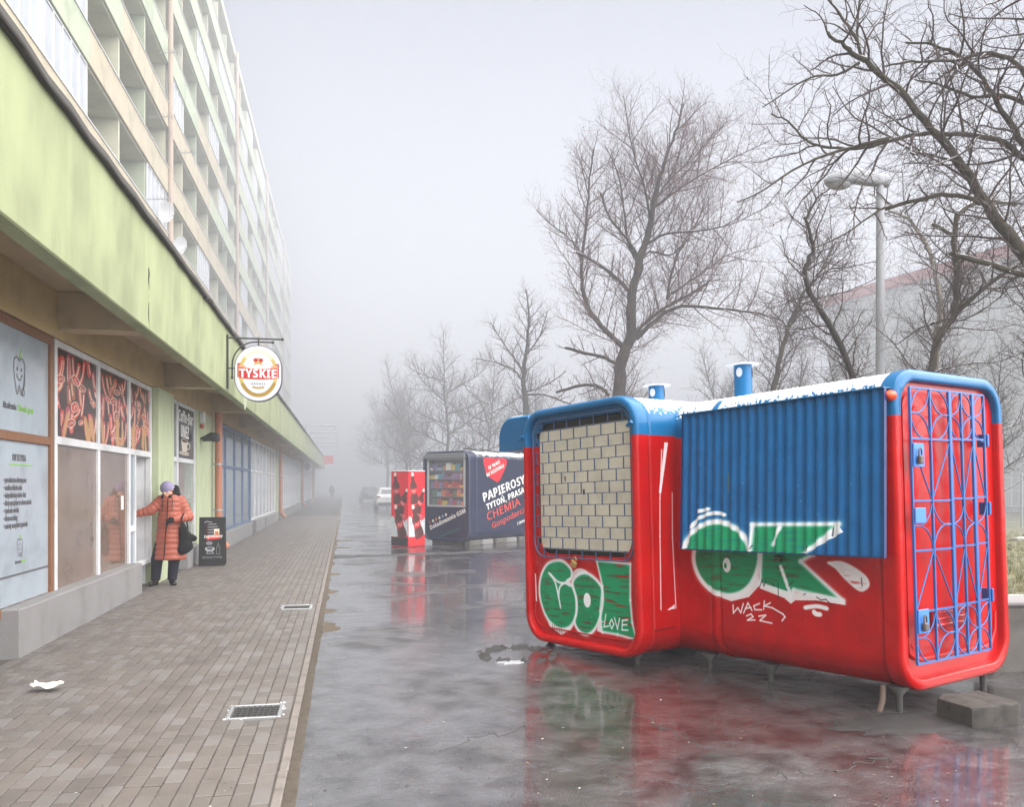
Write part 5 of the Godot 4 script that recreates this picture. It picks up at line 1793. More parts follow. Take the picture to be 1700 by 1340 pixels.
func blob(bones: Array, cell: float, k: float, squash := 1.0, floor_ := -9.0, b: MB = null) -> MB:  # bones: [from, to, radius, radius, quilted length or 0]; a smooth skin round tapered bones
	if b == null:
		b = MB.new()
	var lo := Vector3.INF
	var hi := -Vector3.INF
	for e in bones:
		var r: float = maxf(e[2], e[3]) + 0.02
		for p in [e[0], e[1]]:
			lo = lo.min(p - Vector3.ONE * r)
			hi = hi.max(p + Vector3.ONE * r)
	lo -= Vector3.ONE * cell * 2.5
	hi += Vector3.ONE * cell * 2.5
	var nx := int((hi.x - lo.x) / cell) + 1
	var ny := int((hi.y - lo.y) / cell) + 1
	var nz := int((hi.z - lo.z) / cell) + 1
	var f := PackedFloat32Array()
	f.resize(nx * ny * nz)
	f.fill(9.0)
	for e in bones:
		var p0: Vector3 = e[0]
		var d: Vector3 = e[1] - e[0]
		var l2 := maxf(d.length_squared(), 1e-8)
		var l := sqrt(l2)
		var r0: float = e[2]
		var r1: float = e[3]
		var quilt: float = e[4] if e.size() > 4 else 0.0
		var reach := maxf(r0, r1) + maxf(k, cell * 2.0) + 0.02
		var a := ((p0.min(e[1]) - Vector3.ONE * reach - lo) / cell).floor()
		var c := ((p0.max(e[1]) + Vector3.ONE * reach - lo) / cell).ceil()
		for z in range(maxi(int(a.z), 0), mini(int(c.z), nz - 1) + 1):
			for y in range(maxi(int(a.y), 0), mini(int(c.y), ny - 1) + 1):
				for x in range(maxi(int(a.x), 0), mini(int(c.x), nx - 1) + 1):
					var p := lo + Vector3(x, y, z) * cell - p0
					var t := p.dot(d) / l2
					var tc := clampf(t, 0.0, 1.0)
					var q := p - d * tc
					q.z *= squash
					var r := lerpf(r0, r1, tc)
					if quilt > 0.0:
						r += 0.016 * absf(sin(PI * t * l / quilt)) - 0.006
					var g := q.length() - r
					var i := (z * ny + y) * nx + x
					var was := f[i]
					var h := maxf(k - absf(was - g), 0.0) / k
					f[i] = minf(was, g) - h * h * k * 0.25
	if floor_ > -5.0:
		for z in nz:
			for y in ny:
				for x in nx:
					var i := (z * ny + y) * nx + x
					f[i] = maxf(f[i], floor_ - (lo.y + y * cell))
	var spot := PackedInt32Array()
	spot.resize(nx * ny * nz)
	spot.fill(-1)
	var first := b.v.size()
	var off := [0, 1, nx, nx + 1, nx * ny, nx * ny + 1, nx * ny + nx, nx * ny + nx + 1]
	var edges := [[0, 1], [2, 3], [4, 5], [6, 7], [0, 2], [1, 3], [4, 6], [5, 7], [0, 4], [1, 5], [2, 6], [3, 7]]
	for z in nz - 1:
		for y in ny - 1:
			for x in nx - 1:
				var i := (z * ny + y) * nx + x
				if absf(f[i]) > cell * 3.0:
					continue
				var inside := 0
				for o in off:
					if f[i + o] < 0.0:
						inside += 1
				if inside == 0 or inside == 8:
					continue
				var sum := Vector3.ZERO
				var m := 0
				for e in edges:
					var u := f[i + off[e[0]]]
					var w := f[i + off[e[1]]]
					if (u < 0.0) != (w < 0.0):
						var t := u / (u - w)
						var pa := Vector3(e[0] & 1, (e[0] >> 1) & 1, (e[0] >> 2) & 1)
						var pb := Vector3(e[1] & 1, (e[1] >> 1) & 1, (e[1] >> 2) & 1)
						sum += pa.lerp(pb, t)
						m += 1
				spot[i] = b.put(lo + (Vector3(x, y, z) + sum / m) * cell, Vector3.ZERO)
	var step := [1, nx, nx * ny]
	for z in range(1, nz - 1):
		for y in range(1, ny - 1):
			for x in range(1, nx - 1):
				var i := (z * ny + y) * nx + x
				if absf(f[i]) > cell * 3.0:
					continue
				for ax in 3:
					var other := f[i + step[ax]]
					if (f[i] < 0.0) == (other < 0.0):
						continue
					var u: int = step[(ax + 1) % 3]
					var w: int = step[(ax + 2) % 3]
					var c := [spot[i - u - w], spot[i - w], spot[i], spot[i - u]]
					if c.has(-1):
						continue
					if f[i] >= 0.0:
						c.reverse()
					for t in [[c[0], c[1], c[2]], [c[0], c[2], c[3]]]:
						var nn := (b.v[t[1]] - b.v[t[0]]).cross(b.v[t[2]] - b.v[t[0]])
						b.tri(t[0], t[1], t[2])
						for j in t:
							b.n[j] += nn
	for j in range(first, b.v.size()):
		b.n[j] = b.n[j].normalized()
	return b


func woman() -> void:
	var skin := mat(Color(0.86, 0.68, 0.58), 0.6)
	skin.subsurf_scatter_enabled = true
	skin.subsurf_scatter_strength = 0.1
	var coat := mat(Color(0.64, 0.33, 0.25), 0.55, T.soft, Vector3.ONE * 2.0)
	coat.rim_enabled = true
	coat.rim = 0.3
	var navy := mat(Color(0.10, 0.09, 0.15), 0.85, T.grain, Vector3.ONE * 4.0)
	var fur := mat(Color(0.06, 0.055, 0.06), 0.95, T.grain, Vector3.ONE * 6.0)
	var knit := mat(Color(0.58, 0.55, 0.68), 0.95, T.grain, Vector3.ONE * 8.0)
	var shoe := mat(Color(0.12, 0.09, 0.07), 0.6)
	var w := thing("person", "person in long quilted orange coat and lilac hat opening the shop door", "person", Vector3(-2.86, -0.005, -14.42), 0.1)
	var V := func(x: float, y: float, z := 0.0) -> Vector3: return Vector3(x, y, z)
	# the body: head bent down to the left, left arm out to the handle, right forearm across the front
	var b := blob([[V.call(0.09, 1.34), V.call(0.09, 0.95), 0.13, 0.12], [V.call(0.09, 0.95), V.call(0.08, 0.75), 0.12, 0.14], [V.call(0.095, 1.36), V.call(0.07, 1.47, 0.04), 0.055, 0.05],
		[V.call(-0.05, 1.34), V.call(-0.2, 1.21, 0.04), 0.05, 0.042], [V.call(-0.2, 1.21, 0.04), V.call(-0.40, 1.15, 0.06), 0.042, 0.028], [V.call(0.25, 1.34), V.call(0.36, 1.10, 0.02), 0.05, 0.042], [V.call(0.36, 1.10, 0.02), V.call(0.16, 1.06, 0.2), 0.042, 0.028],
		[V.call(-0.02, 0.78), V.call(-0.10, 0.42), 0.08, 0.055], [V.call(-0.10, 0.42), V.call(-0.13, 0.07, -0.02), 0.055, 0.04], [V.call(0.16, 0.78), V.call(0.15, 0.42, 0.02), 0.08, 0.055], [V.call(0.15, 0.42, 0.02), V.call(0.12, 0.07), 0.055, 0.04]], 0.018, 0.05, 1.1)
	var hd := Vector3(0.055, 1.545, 0.05)
	var tilt := Basis.from_euler(Vector3(0.5, -0.45, 0.12))
	var hv := func(x: float, y: float, z: float) -> Vector3: return hd + tilt * Vector3(x, y, z)
	b = blob([[hv.call(0, 0.02, -0.02), hv.call(0, 0.03, 0.01), 0.088, 0.082], [hv.call(0, -0.02, 0.03), hv.call(0, -0.075, 0.055), 0.062, 0.042], [hv.call(0, 0.0, 0.085), hv.call(0, -0.03, 0.105), 0.011, 0.014], [hv.call(-0.02, -0.062, 0.087), hv.call(0.02, -0.062, 0.087), 0.010, 0.010], [hv.call(0, -0.095, 0.075), hv.call(0, -0.09, 0.08), 0.018, 0.016],
		[hv.call(-0.085, 0.0, -0.01), hv.call(-0.085, -0.03, 0.0), 0.014, 0.012], [hv.call(0.085, 0.0, -0.01), hv.call(0.085, -0.03, 0.0), 0.014, 0.012], [hv.call(-0.035, -0.03, 0.07), hv.call(-0.045, -0.04, 0.06), 0.02, 0.02], [hv.call(0.035, -0.03, 0.07), hv.call(0.045, -0.04, 0.06), 0.02, 0.02], [hv.call(0, -0.08, 0.0), V.call(0.08, 1.44, 0.02), 0.05, 0.05]], 0.006, 0.018, 1.0, -9.0, b)
	# bare left hand closing on the door handle
	var h := Vector3(-0.41, 1.145, 0.065)
	var hb := [[h, h + Vector3(-0.055, -0.006, 0.0), 0.022, 0.026], [h + Vector3(-0.02, 0.0, 0.02), h + Vector3(-0.055, -0.004, 0.022), 0.016, 0.016]]
	for i in 4:
		var z := -0.028 + i * 0.019
		var l: float = [0.9, 1.05, 1.0, 0.8][i]
		var k0 := h + Vector3(-0.06, 0.002, z)
		var k1 := k0 + Vector3(-0.032, -0.008, 0) * l
		var k2 := k1 + Vector3(-0.010, -0.024, 0) * l
		hb.append([k0, k1, 0.0095, 0.009])
		hb.append([k1, k2, 0.009, 0.008])
		hb.append([k2, k2 + Vector3(0.016, -0.012, 0) * l, 0.008, 0.0075])
	hb.append([h + Vector3(-0.02, 0.0, 0.03), h + Vector3(-0.045, -0.02, 0.05), 0.012, 0.010])
	hb.append([h + Vector3(-0.045, -0.02, 0.05), h + Vector3(-0.07, -0.03, 0.045), 0.010, 0.008])
	b = blob(hb, 0.004, 0.006, 1.0, -9.0, b)
	obj("body", b, skin, w)
	for s in [-1.0, 1.0]:
		obj("eye", ball(hv.call(s * 0.031, 0.012, 0.082), Vector3(0.011, 0.008, 0.006)), M.black, w)
	# clothing
	var c := blob([[V.call(0.10, 1.33), V.call(0.10, 1.05), 0.165, 0.185, 0.075], [V.call(0.10, 1.05), V.call(0.09, 0.75), 0.185, 0.205, 0.075], [V.call(0.09, 0.75), V.call(0.095, 0.40), 0.205, 0.245, 0.0875], [V.call(-0.03, 1.38), V.call(0.22, 1.38), 0.07, 0.07],
		[V.call(-0.05, 1.35), V.call(-0.19, 1.21, 0.04), 0.085, 0.075, 0.066], [V.call(-0.19, 1.21, 0.04), V.call(-0.375, 1.155, 0.06), 0.075, 0.052, 0.064], [V.call(0.25, 1.35), V.call(0.365, 1.10, 0.02), 0.088, 0.078, 0.07], [V.call(0.365, 1.10, 0.02), V.call(0.185, 1.065, 0.19), 0.078, 0.055, 0.064]], 0.014, 0.03, 1.25, 0.41)
	obj("coat", c, coat, w)
	var zip := MB.new()
	var zp := PackedVector3Array()
	for q in [[0.075, 1.40, 0.135], [0.07, 1.25, 0.158], [0.06, 1.05, 0.162], [0.045, 0.85, 0.172], [0.03, 0.62, 0.188], [0.02, 0.43, 0.203]]:
		zp.push_back(Vector3(q[0], q[1], q[2]))
	zip.tube(zp, PackedFloat32Array([0.008]), 6)
	obj("zip", zip, fur, w)
	for x in [-0.005, 0.135]:
		var cord := MB.new()
		cord.tube(PackedVector3Array([Vector3(x, 1.41, 0.12), Vector3(x + 0.005, 1.3, 0.158), Vector3(x, 1.21, 0.168)]), PackedFloat32Array([0.005]), 5)
		obj("hood_cord", cord, fur, w)
	obj("trousers", blob([[V.call(-0.02, 0.75), V.call(-0.10, 0.42), 0.10, 0.088], [V.call(-0.10, 0.42), V.call(-0.125, 0.10, -0.02), 0.088, 0.072], [V.call(0.17, 0.75), V.call(0.155, 0.42, 0.02), 0.10, 0.088], [V.call(0.155, 0.42, 0.02), V.call(0.125, 0.10), 0.088, 0.072]], 0.014, 0.02, 1.0, 0.075), navy, w)
	for q in [[-0.13, -0.01, -0.5], [0.125, 0.02, 0.35]]:
		var s := Basis(Vector3.UP, q[2])
		var o := Vector3(q[0], 0, q[1])
		obj("shoe", blob([[o + Vector3(0, 0.07, -0.03), o + Vector3(0, 0.05, -0.02), 0.05, 0.045], [o + Vector3(0, 0.035, -0.04), o + s * Vector3(0, 0.03, 0.12), 0.043, 0.038]], 0.008, 0.02, 1.0, 0.004), shoe, w)
	var hat := MB.new()
	var rings := []
	for i in 10:
		var ring := PackedVector3Array()
		var a := PI * 0.5 * i / 9.0
		for s in 24:
			var g := TAU * s / 24.0
			var rr := 0.108 * cos(a * 0.999) * (1.0 + 0.015 * sin(g * 12.0)) + 0.002
			ring.push_back(hv.call(cos(g) * rr, 0.012 + 0.115 * sin(a) + (-0.02 if i == 0 else 0.0), sin(g) * rr - 0.012))
		rings.append(ring)
	hat.loft_out(rings, true)
	obj("hat", hat, knit, w)
	obj("hood", blob([[V.call(0.17, 1.56, -0.06), V.call(0.19, 1.44, 0.0), 0.055, 0.06], [V.call(0.19, 1.44, 0.0), V.call(0.10, 1.42, 0.09), 0.06, 0.035], [V.call(0.17, 1.5, -0.05), V.call(0.02, 1.44, -0.09), 0.06, 0.06], [V.call(0.0, 1.43, -0.05), V.call(-0.01, 1.42, 0.06), 0.045, 0.03]], 0.012, 0.03), fur, w)
	# gloved right hand with bent fingers
	var gp := Vector3(0.165, 1.06, 0.205)
	var gb := [[gp, gp + Vector3(-0.05, -0.02, 0.03), 0.034, 0.036]]
	for i in 4:
		var k0 := gp + Vector3(-0.06 - i * 0.004, 0.012 - i * 0.019, 0.035)
		var k1 := k0 + Vector3(-0.03, -0.018, 0.012)
		gb.append([k0, k1, 0.013, 0.012])
		gb.append([k1, k1 + Vector3(0.004, -0.03, -0.004), 0.012, 0.011])
	gb.append([gp + Vector3(-0.02, 0.02, 0.03), gp + Vector3(-0.06, 0.035, 0.045), 0.015, 0.012])
	obj("glove", blob(gb, 0.006, 0.01), fur, w)
	# the soft black shoulder bag on the right forearm
	var bag := thing("shoulder_bag", "sagging black cloth bag hanging from the forearm of the person in orange", "bag", Vector3(-2.86, -0.005, -14.42), 0.1)
	obj("pouch", blob([[V.call(0.30, 0.90, 0.14), V.call(0.32, 0.62, 0.13), 0.05, 0.09], [V.call(0.34, 0.80, 0.12), V.call(0.46, 0.75, 0.10), 0.07, 0.05], [V.call(0.29, 0.56, 0.14), V.call(0.38, 0.62, 0.12), 0.07, 0.07], [V.call(0.30, 0.98, 0.14), V.call(0.31, 0.85, 0.14), 0.03, 0.05]], 0.012, 0.06, 1.2), fur, bag)
	var st := MB.new()
	st.tube(PackedVector3Array([Vector3(0.27, 0.94, 0.19), Vector3(0.29, 1.10, 0.21), Vector3(0.31, 1.155, 0.12), Vector3(0.33, 1.12, 0.01), Vector3(0.36, 0.95, 0.05), Vector3(0.37, 0.86, 0.09)]), PackedFloat32Array([0.012]), 7)
	obj("strap", st, fur, bag)


func ball(c: Vector3, s: Vector3) -> MB:
	var b := MB.new()
	var rings := []
	for i in 9:
		var a := PI * i / 8.0
		var ring := PackedVector3Array()
		for j in 14:
			var g := TAU * j / 14.0
			ring.push_back(c + Vector3(cos(g) * sin(a + 0.0001), cos(a), sin(g) * sin(a + 0.0001)) * s)
		rings.append(ring)
	b.loft_out(rings, true)
	return b


func far_walker() -> void:
	var dark := mat(Color(0.13, 0.13, 0.15), 0.9)
	var w := thing("person", "dark clothed person walking far off on the foggy pavement", "person", Vector3(-1.5, 0, -100.0))
	obj("body", blob([[Vector3(0, 1.52, 0), Vector3(0.02, 1.58, 0.03), 0.09, 0.085], [Vector3(0, 1.42, 0), Vector3(0, 1.5, 0), 0.055, 0.05]], 0.015, 0.03), mat(Color(0.62, 0.48, 0.40), 0.7), w)
	obj("coat", blob([[Vector3(0, 1.34, 0), Vector3(0.0, 0.62, 0), 0.17, 0.22], [Vector3(-0.2, 1.34, 0), Vector3(-0.30, 0.85, 0.06), 0.08, 0.06], [Vector3(0.2, 1.34, 0), Vector3(0.30, 0.85, -0.05), 0.08, 0.06], [Vector3(0.0, 1.48, -0.04), Vector3(0, 1.6, -0.03), 0.10, 0.10]], 0.03, 0.06, 1.2), dark, w)
	obj("trousers", blob([[Vector3(-0.09, 0.7, 0), Vector3(-0.10, 0.05, 0.14), 0.09, 0.06], [Vector3(0.09, 0.7, 0), Vector3(0.10, 0.05, -0.16), 0.09, 0.06]], 0.025, 0.03), mat(Color(0.08, 0.08, 0.10), 0.9), w)
	var bag := thing("carrier_bag", "pale carrier bag in the hand of the far walker in fog", "bag", Vector3(-1.5, 0, -100.0))
	obj("pouch", blob([[Vector3(-0.34, 0.72, 0.08), Vector3(-0.36, 0.45, 0.08), 0.05, 0.14]], 0.025, 0.03, 1.8), mat(Color(0.8, 0.8, 0.8), 0.7), bag)
	var st := MB.new()
	st.tube(PackedVector3Array([Vector3(-0.30, 0.70, 0.08), Vector3(-0.31, 0.84, 0.07), Vector3(-0.37, 0.70, 0.08)]), PackedFloat32Array([0.012]), 5)
	obj("handle", st, mat(Color(0.8, 0.8, 0.8), 0.7), bag)


func grates() -> void:
	for k in 2:
		var g: Vector3 = GRATES[k]
		var o := thing("drain_grate", ["iron drain grate ringed with white frost near the kerb, closest one", "smaller looking iron drain grate farther up the pavement beside the kerb"][k], "drain", Vector3(g.x, 0, g.z), 0.0, "drain grates in the pavement")
		obj("pit", cube(Vector3(0, -0.02, 0), Vector3(0.36, 0.012, 0.36)), M.black, o)
		var f := MB.new()
		for s in [-1.0, 1.0]:
			f.box(Vector3(s * 0.172, -0.006, 0), Vector3(0.026, 0.03, 0.37), 0.004)
			f.box(Vector3(0, -0.0065, s * 0.172), Vector3(0.318, 0.029, 0.026), 0.004)
		obj("frame", f, M.steel, o)
		for i in 5:
			obj("grate_bar", cube(Vector3(0, -0.008, -0.115 + i * 0.0575), Vector3(0.318, 0.02, 0.02), 0.003), M.iron, o)
		for i in 8:
			obj("cross_bar", cube(Vector3(-0.133 + i * 0.038, -0.007, 0), Vector3(0.010, 0.02, 0.318), 0.002), M.iron, o)
		var n := noise(9.0, 3)
		var s := MB.new()
		for i in 110:
			var side := i % 4
			var t := rng.randf_range(-0.2, 0.2)
			var out := rng.randf_range(0.165, 0.205)
			var p: Vector3 = [Vector3(t, 0, out), Vector3(t, 0, -out), Vector3(out, 0, t), Vector3(-out, 0, t)][side]
			if n.get_noise_2d(p.x * 1.2, p.z * 1.2 + k * 3.0) < 0.06 or rng.randf() < [0.2, 0.7, 0.1, 0.1][side]:
				continue
			var z := rng.randf_range(0.004, 0.014)
			s.box(p + Vector3(0, 0.003, 0), Vector3(z * 1.6, 0.012, z * 1.3), 0.004, Basis(Vector3.UP, rng.randf() * 3.0))
		stuff(obj("frost", s, mat(lin(0.5, 0.51, 0.53), 0.9), o))


func beer_sign() -> void:
	var o := thing("hanging_sign", "oval white beer sign with red TYSKIE banner hanging from an iron bracket", "sign", Vector3(FASCIA, 0, -15.95))
	var b := MB.new()
	b.box(Vector3(0.02, 3.84, 0), Vector3(0.035, 0.98, 0.04), 0.005)
	b.rod(Vector3(0.02, 4.27, 0), Vector3(0.98, 4.27, 0), 0.016, 8)
	b.box(Vector3(0.98, 4.27, 0), Vector3(0.05, 0.05, 0.05), 0.012)
	var arc := PackedVector3Array([Vector3(0.10, 3.56, 0), Vector3(0.10, 3.75, 0)])
	for i in 9:
		var a := PI - PI * 0.5 * i / 8.0
		arc.push_back(Vector3(0.52 + cos(a) * 0.42, 3.78 + sin(a) * 0.43, 0))
	arc.push_back(Vector3(0.80, 4.21, 0))
	b.tube(arc, PackedFloat32Array([0.014]), 8)
	b.box(Vector3(0.81, 4.21, 0), Vector3(0.045, 0.045, 0.045), 0.01)
	b.box(Vector3(0.10, 3.55, 0), Vector3(0.045, 0.045, 0.045), 0.01)
	b.rod(Vector3(0.03, 3.72, 0), Vector3(0.16, 3.72, 0), 0.012, 6)
	b.rod(Vector3(0.56, 4.29, 0), Vector3(0.56, 4.13, 0), 0.014, 6)
	obj("bracket", b, M.iron, o)
	var body := MB.new()
	var line := rr(0.145, 0.975, 3.12, 4.14, 0.414, 16)
	body.prism(line, 0.13, Transform3D(Basis.IDENTITY, Vector3(0, 0, -0.065)))
	obj("sign_rim", body, mat(Color(0.20, 0.20, 0.24), 0.5), o)
	var p := Print.new(256, 316, Color(0.86, 0.87, 0.90))
	p.line(Print.oval(Vector2(128, 158), Vector2(100, 126), 0, TAU, 60), 18, Color(0.80, 0.70, 0.36), 2.0)
	p.line(Print.oval(Vector2(128, 158), Vector2(100, 126), 0.5, 2.6, 40), 20, Color(0.66, 0.53, 0.20), 2.0)
	p.line(Print.oval(Vector2(128, 158), Vector2(100, 126), -2.3, -0.8, 40), 19, Color(0.90, 0.87, 0.76), 2.0)
	for s in [-1.0, 1.0]:
		p.poly(Print.oval(Vector2(128 + s * 14, 82), Vector2(13, 11)), Color(0.72, 0.16, 0.10))
		p.poly(pv([128 + s * 112, 106, 128 + s * 70, 116, 128 + s * 70, 124, 128 + s * 112, 130]), Color(0.86, 0.62, 0.44))
		p.poly(pv([128 + s * 112, 104, 128 + s * 96, 100, 128 + s * 104, 112]), Color(0.55, 0.12, 0.10))
		p.line(pv([128 + s * 112, 104, 128 + s * 112, 180]), 6, Color(0.72, 0.10, 0.12), 1.0)
		p.line(pv([128 + s * 24, 110, 128, 100]), 4, Color(0.72, 0.56, 0.25), 1.0)
	p.poly(pv([104, 92, 152, 92, 146, 104, 110, 104]), Color(0.80, 0.62, 0.28))
	p.line(pv([128, 64, 128, 74]), 4, Color(0.75, 0.6, 0.25), 1.0)
	var arcs := PackedVector2Array()
	for i in 21:
		var x := lerpf(22, 234, i / 20.0)
		arcs.push_back(Vector2(x, 122 + 10.0 * sin(PI * i / 20.0)))
	for i in 21:
		var x := lerpf(234, 22, i / 20.0)
		arcs.push_back(Vector2(x, 188 + 6.0 * sin(PI * i / 20.0)))
	p.poly(arcs, Color(0.76, 0.07, 0.12))
	p.line(arcs, 2.5, Color(0.90, 0.78, 0.6), 1.0)
	for i in 9:
		p.poly(Print.oval(Vector2(100 + i * 7, 238 + 4.0 * sin(PI * i / 8.0)), Vector2(5, 6)), Color(0.70, 0.58, 0.26))
	var face := MB.new()
	face.prism(rr(0.158, 0.962, 3.133, 4.127, 0.40, 16), 0.004, Transform3D(Basis.IDENTITY, Vector3(0, 0, 0.065)))
	var fm := printed(p.tex(), 0.3)
	fm.albedo_color = Color(0.86, 0.86, 0.87)
	var fo := obj("sign_face", face, fm, o)
	text("TYSKIE", 0.155, M.print_white, fo, Vector3(0.56, 3.625, 0.071), Basis.IDENTITY, true, 0.98, false)
	text("G R O N I E", 0.036, M.print_grey, fo, Vector3(0.56, 3.44, 0.071), Basis.IDENTITY, true, 1.0, false)
	var back := MB.new()
	back.prism(rr(0.158, 0.962, 3.133, 4.127, 0.40, 16), 0.004, Transform3D(Basis.IDENTITY, Vector3(0, 0, -0.069)))
	obj("sign_face", back, fm, o)


func menu_board() -> void:
	var o := thing("menu_board", "black folding chalkboard with red banner on the pavement by the downpipe", "sign", Vector3(-2.60, 0, -17.75), 0.06)
	var p := Print.new(150, 270, Color(0.045, 0.045, 0.05))
	var r := RandomNumberGenerator.new()
	r.seed = 5
	var chalk := Color(0.75, 0.76, 0.78)
	p.curve(pv([22, 22, 40, 14, 60, 20, 70, 16]), 3, chalk)
	for i in 5:
		p.line(pv([50, 34 + i * 17, 50 + r.randf_range(34, 62), 32 + i * 17]), 6, chalk, 2.0, 0.8)
		p.line(pv([40, 34 + i * 17, 44, 34 + i * 17]), 4, Color(0.8, 0.3, 0.25), 1.0)
	p.poly(pv([86, 62, 120, 62, 120, 96, 88, 98]), Color(0.82, 0.80, 0.74))
	p.poly(pv([92, 78, 116, 78, 114, 100, 94, 100]), Color(0.72, 0.40, 0.14))
	p.poly(pv([38, 106, 126, 100, 128, 124, 40, 132]), Color(0.80, 0.16, 0.13))
	p.poly(Print.oval(Vector2(56, 152), Vector2(22, 12)), Color(0.55, 0.57, 0.6), 0.8)
	p.line(Print.oval(Vector2(60, 185), Vector2(28, 16), 0, PI), 5, chalk)
	p.line(Print.oval(Vector2(60, 184), Vector2(28, 7)), 3, chalk)
	p.line(pv([48, 200, 40, 216, 84, 216, 74, 200]), 3, chalk)
	p.line(pv([112, 150, 112, 168, 104, 180, 104, 220, 126, 220, 126, 180, 118, 168, 118, 150]), 2.5, chalk, 1.0, 0.7)
	for i in 18:
		p.line(pv([12 + i * 7.4, 236 + r.randf_range(-3, 3), 14 + i * 7.4, 242 + r.randf_range(-3, 6)]), 2.5, chalk, 1.0, 0.8)
	var fm := printed(p.tex(), 0.7)
	var wood := mat(Color(0.05, 0.045, 0.045), 0.6)
	for s in [1.0, -1.0]:
		var lean := Basis(Vector3.RIGHT, -0.17 * s)
		var up := Vector3(0, 0.97 / 2, 0.17 * s)
		var q := MB.new()
		q.box(Vector3(0, 0.485, s * 0.085), Vector3(0.50, 0.97, 0.022), 0.004, lean)
		var leaf := obj("board_leaf", q, wood, o)
		var n := lean * Vector3(0, 0, s)
		var c := Vector3(0, 0.50, s * 0.085) + n * 0.013
		var f := MB.new()
		var x := Vector3(0.215 * s, 0, 0)
		var y := lean * Vector3(0, 0.43, 0)
		f.quad(c - x - y, c + x - y, c + x + y, c - x + y, n)
		obj("chalk_face", f, fm, leaf)
	text("Zapraszamy", 0.05, M.print_white, o, Vector3(0.02, 0.585, 0.089), Basis(Vector3.RIGHT, -0.17) * Basis(Vector3.BACK, 0.05), true, 0.9, false)


func cola_print(low: Color) -> Texture2D:
	var p := Print.new(128, 360, Color(0.80, 0.05, 0.12))
	p.poly(pv([0, 318, 128, 318, 128, 360, 0, 360]), low)
	p.poly(Print.smooth(pv([-20, 240, 10, 215, 40, 235, 70, 200, 100, 240, 148, 215, 148, 300, -20, 312]), true), Color(0.72, 0.75, 0.76))
	for i in 26:
		var a := i * 2.399
		p.line(pv([64 + cos(a) * 30, 240 + sin(a) * 26, 64 + cos(a) * 58, 240 + sin(a) * 42]), 4, Color(0.55, 0.60, 0.60) if i % 2 else Color(0.86, 0.88, 0.88), 2.0, 0.7)
	for q in [[38, 74, -0.12, 1.35], [94, 138, 0.45, 1.15], [60, 238, -0.35, 1.5]]:
		var c := Vector2(q[0], q[1])
		var s: float = q[3]
		var t := func(x: float, y: float) -> Vector2: return c + (Vector2(x, y) * s).rotated(q[2])
		var dark := Color(0.30, 0.10, 0.09)
		p.poly(Print.smooth(PackedVector2Array([t.call(-7, -44), t.call(7, -44), t.call(9, -26), t.call(20, -6), t.call(17, 16), t.call(22, 40), t.call(18, 58), t.call(-18, 58), t.call(-22, 40), t.call(-17, 16), t.call(-20, -6), t.call(-9, -26)]), true), dark)
		p.poly(PackedVector2Array([t.call(-18, 4), t.call(18, 4), t.call(18, 24), t.call(-18, 24)]), Color(0.70, 0.06, 0.09))
		p.line(PackedVector2Array([t.call(-12, 16), t.call(-4, 9), t.call(2, 18), t.call(12, 10)]), 3, Color(0.85, 0.82, 0.8), 1.0)
		p.line(PackedVector2Array([t.call(-12, -8), t.call(-14, 50)]), 4, Color(0.5, 0.38, 0.36), 2.0, 0.8)
		p.poly(PackedVector2Array([t.call(-6, -56), t.call(6, -56), t.call(7, -42), t.call(-7, -42)]), Color(0.80, 0.78, 0.77))
	return p.tex()


func cooler() -> void:
	var o := thing("drinks_cooler", "red cooler with big cola bottle pictures standing beside the dark blue kiosk", "vending machine", Vector3(1.66, -0.03, -22.75), 0.72)
	obj("cabinet", cube(Vector3(0, 1.0, 0), Vector3(0.64, 2.0, 0.64), 0.012), mat(Color(0.70, 0.04, 0.10), 0.35), o)
	for q in [[0.0, Color(0.10, 0.07, 0.06)], [1.0, Color(0.76, 0.06, 0.10)]]:
		var f := MB.new()
		f.quad(Vector3(-0.31, 0.03, 0.3225), Vector3(0.31, 0.03, 0.3225), Vector3(0.31, 1.97, 0.3225), Vector3(-0.31, 1.97, 0.3225), Vector3.BACK)
		var m := obj("front_picture" if q[0] == 0.0 else "side_picture", f, printed(cola_print(q[1]), 0.35), o)
		m.rotation.y = -PI * 0.5 if q[0] == 0.0 else 0.0
	obj("plinth", cube(Vector3(0, 0.015, 0), Vector3(0.6, 0.03, 0.6)), M.black, o)
	obj("top_edge", cube(Vector3(0, 2.012, 0), Vector3(0.65, 0.024, 0.65), 0.006), mat(Color(0.85, 0.82, 0.83), 0.5), o)


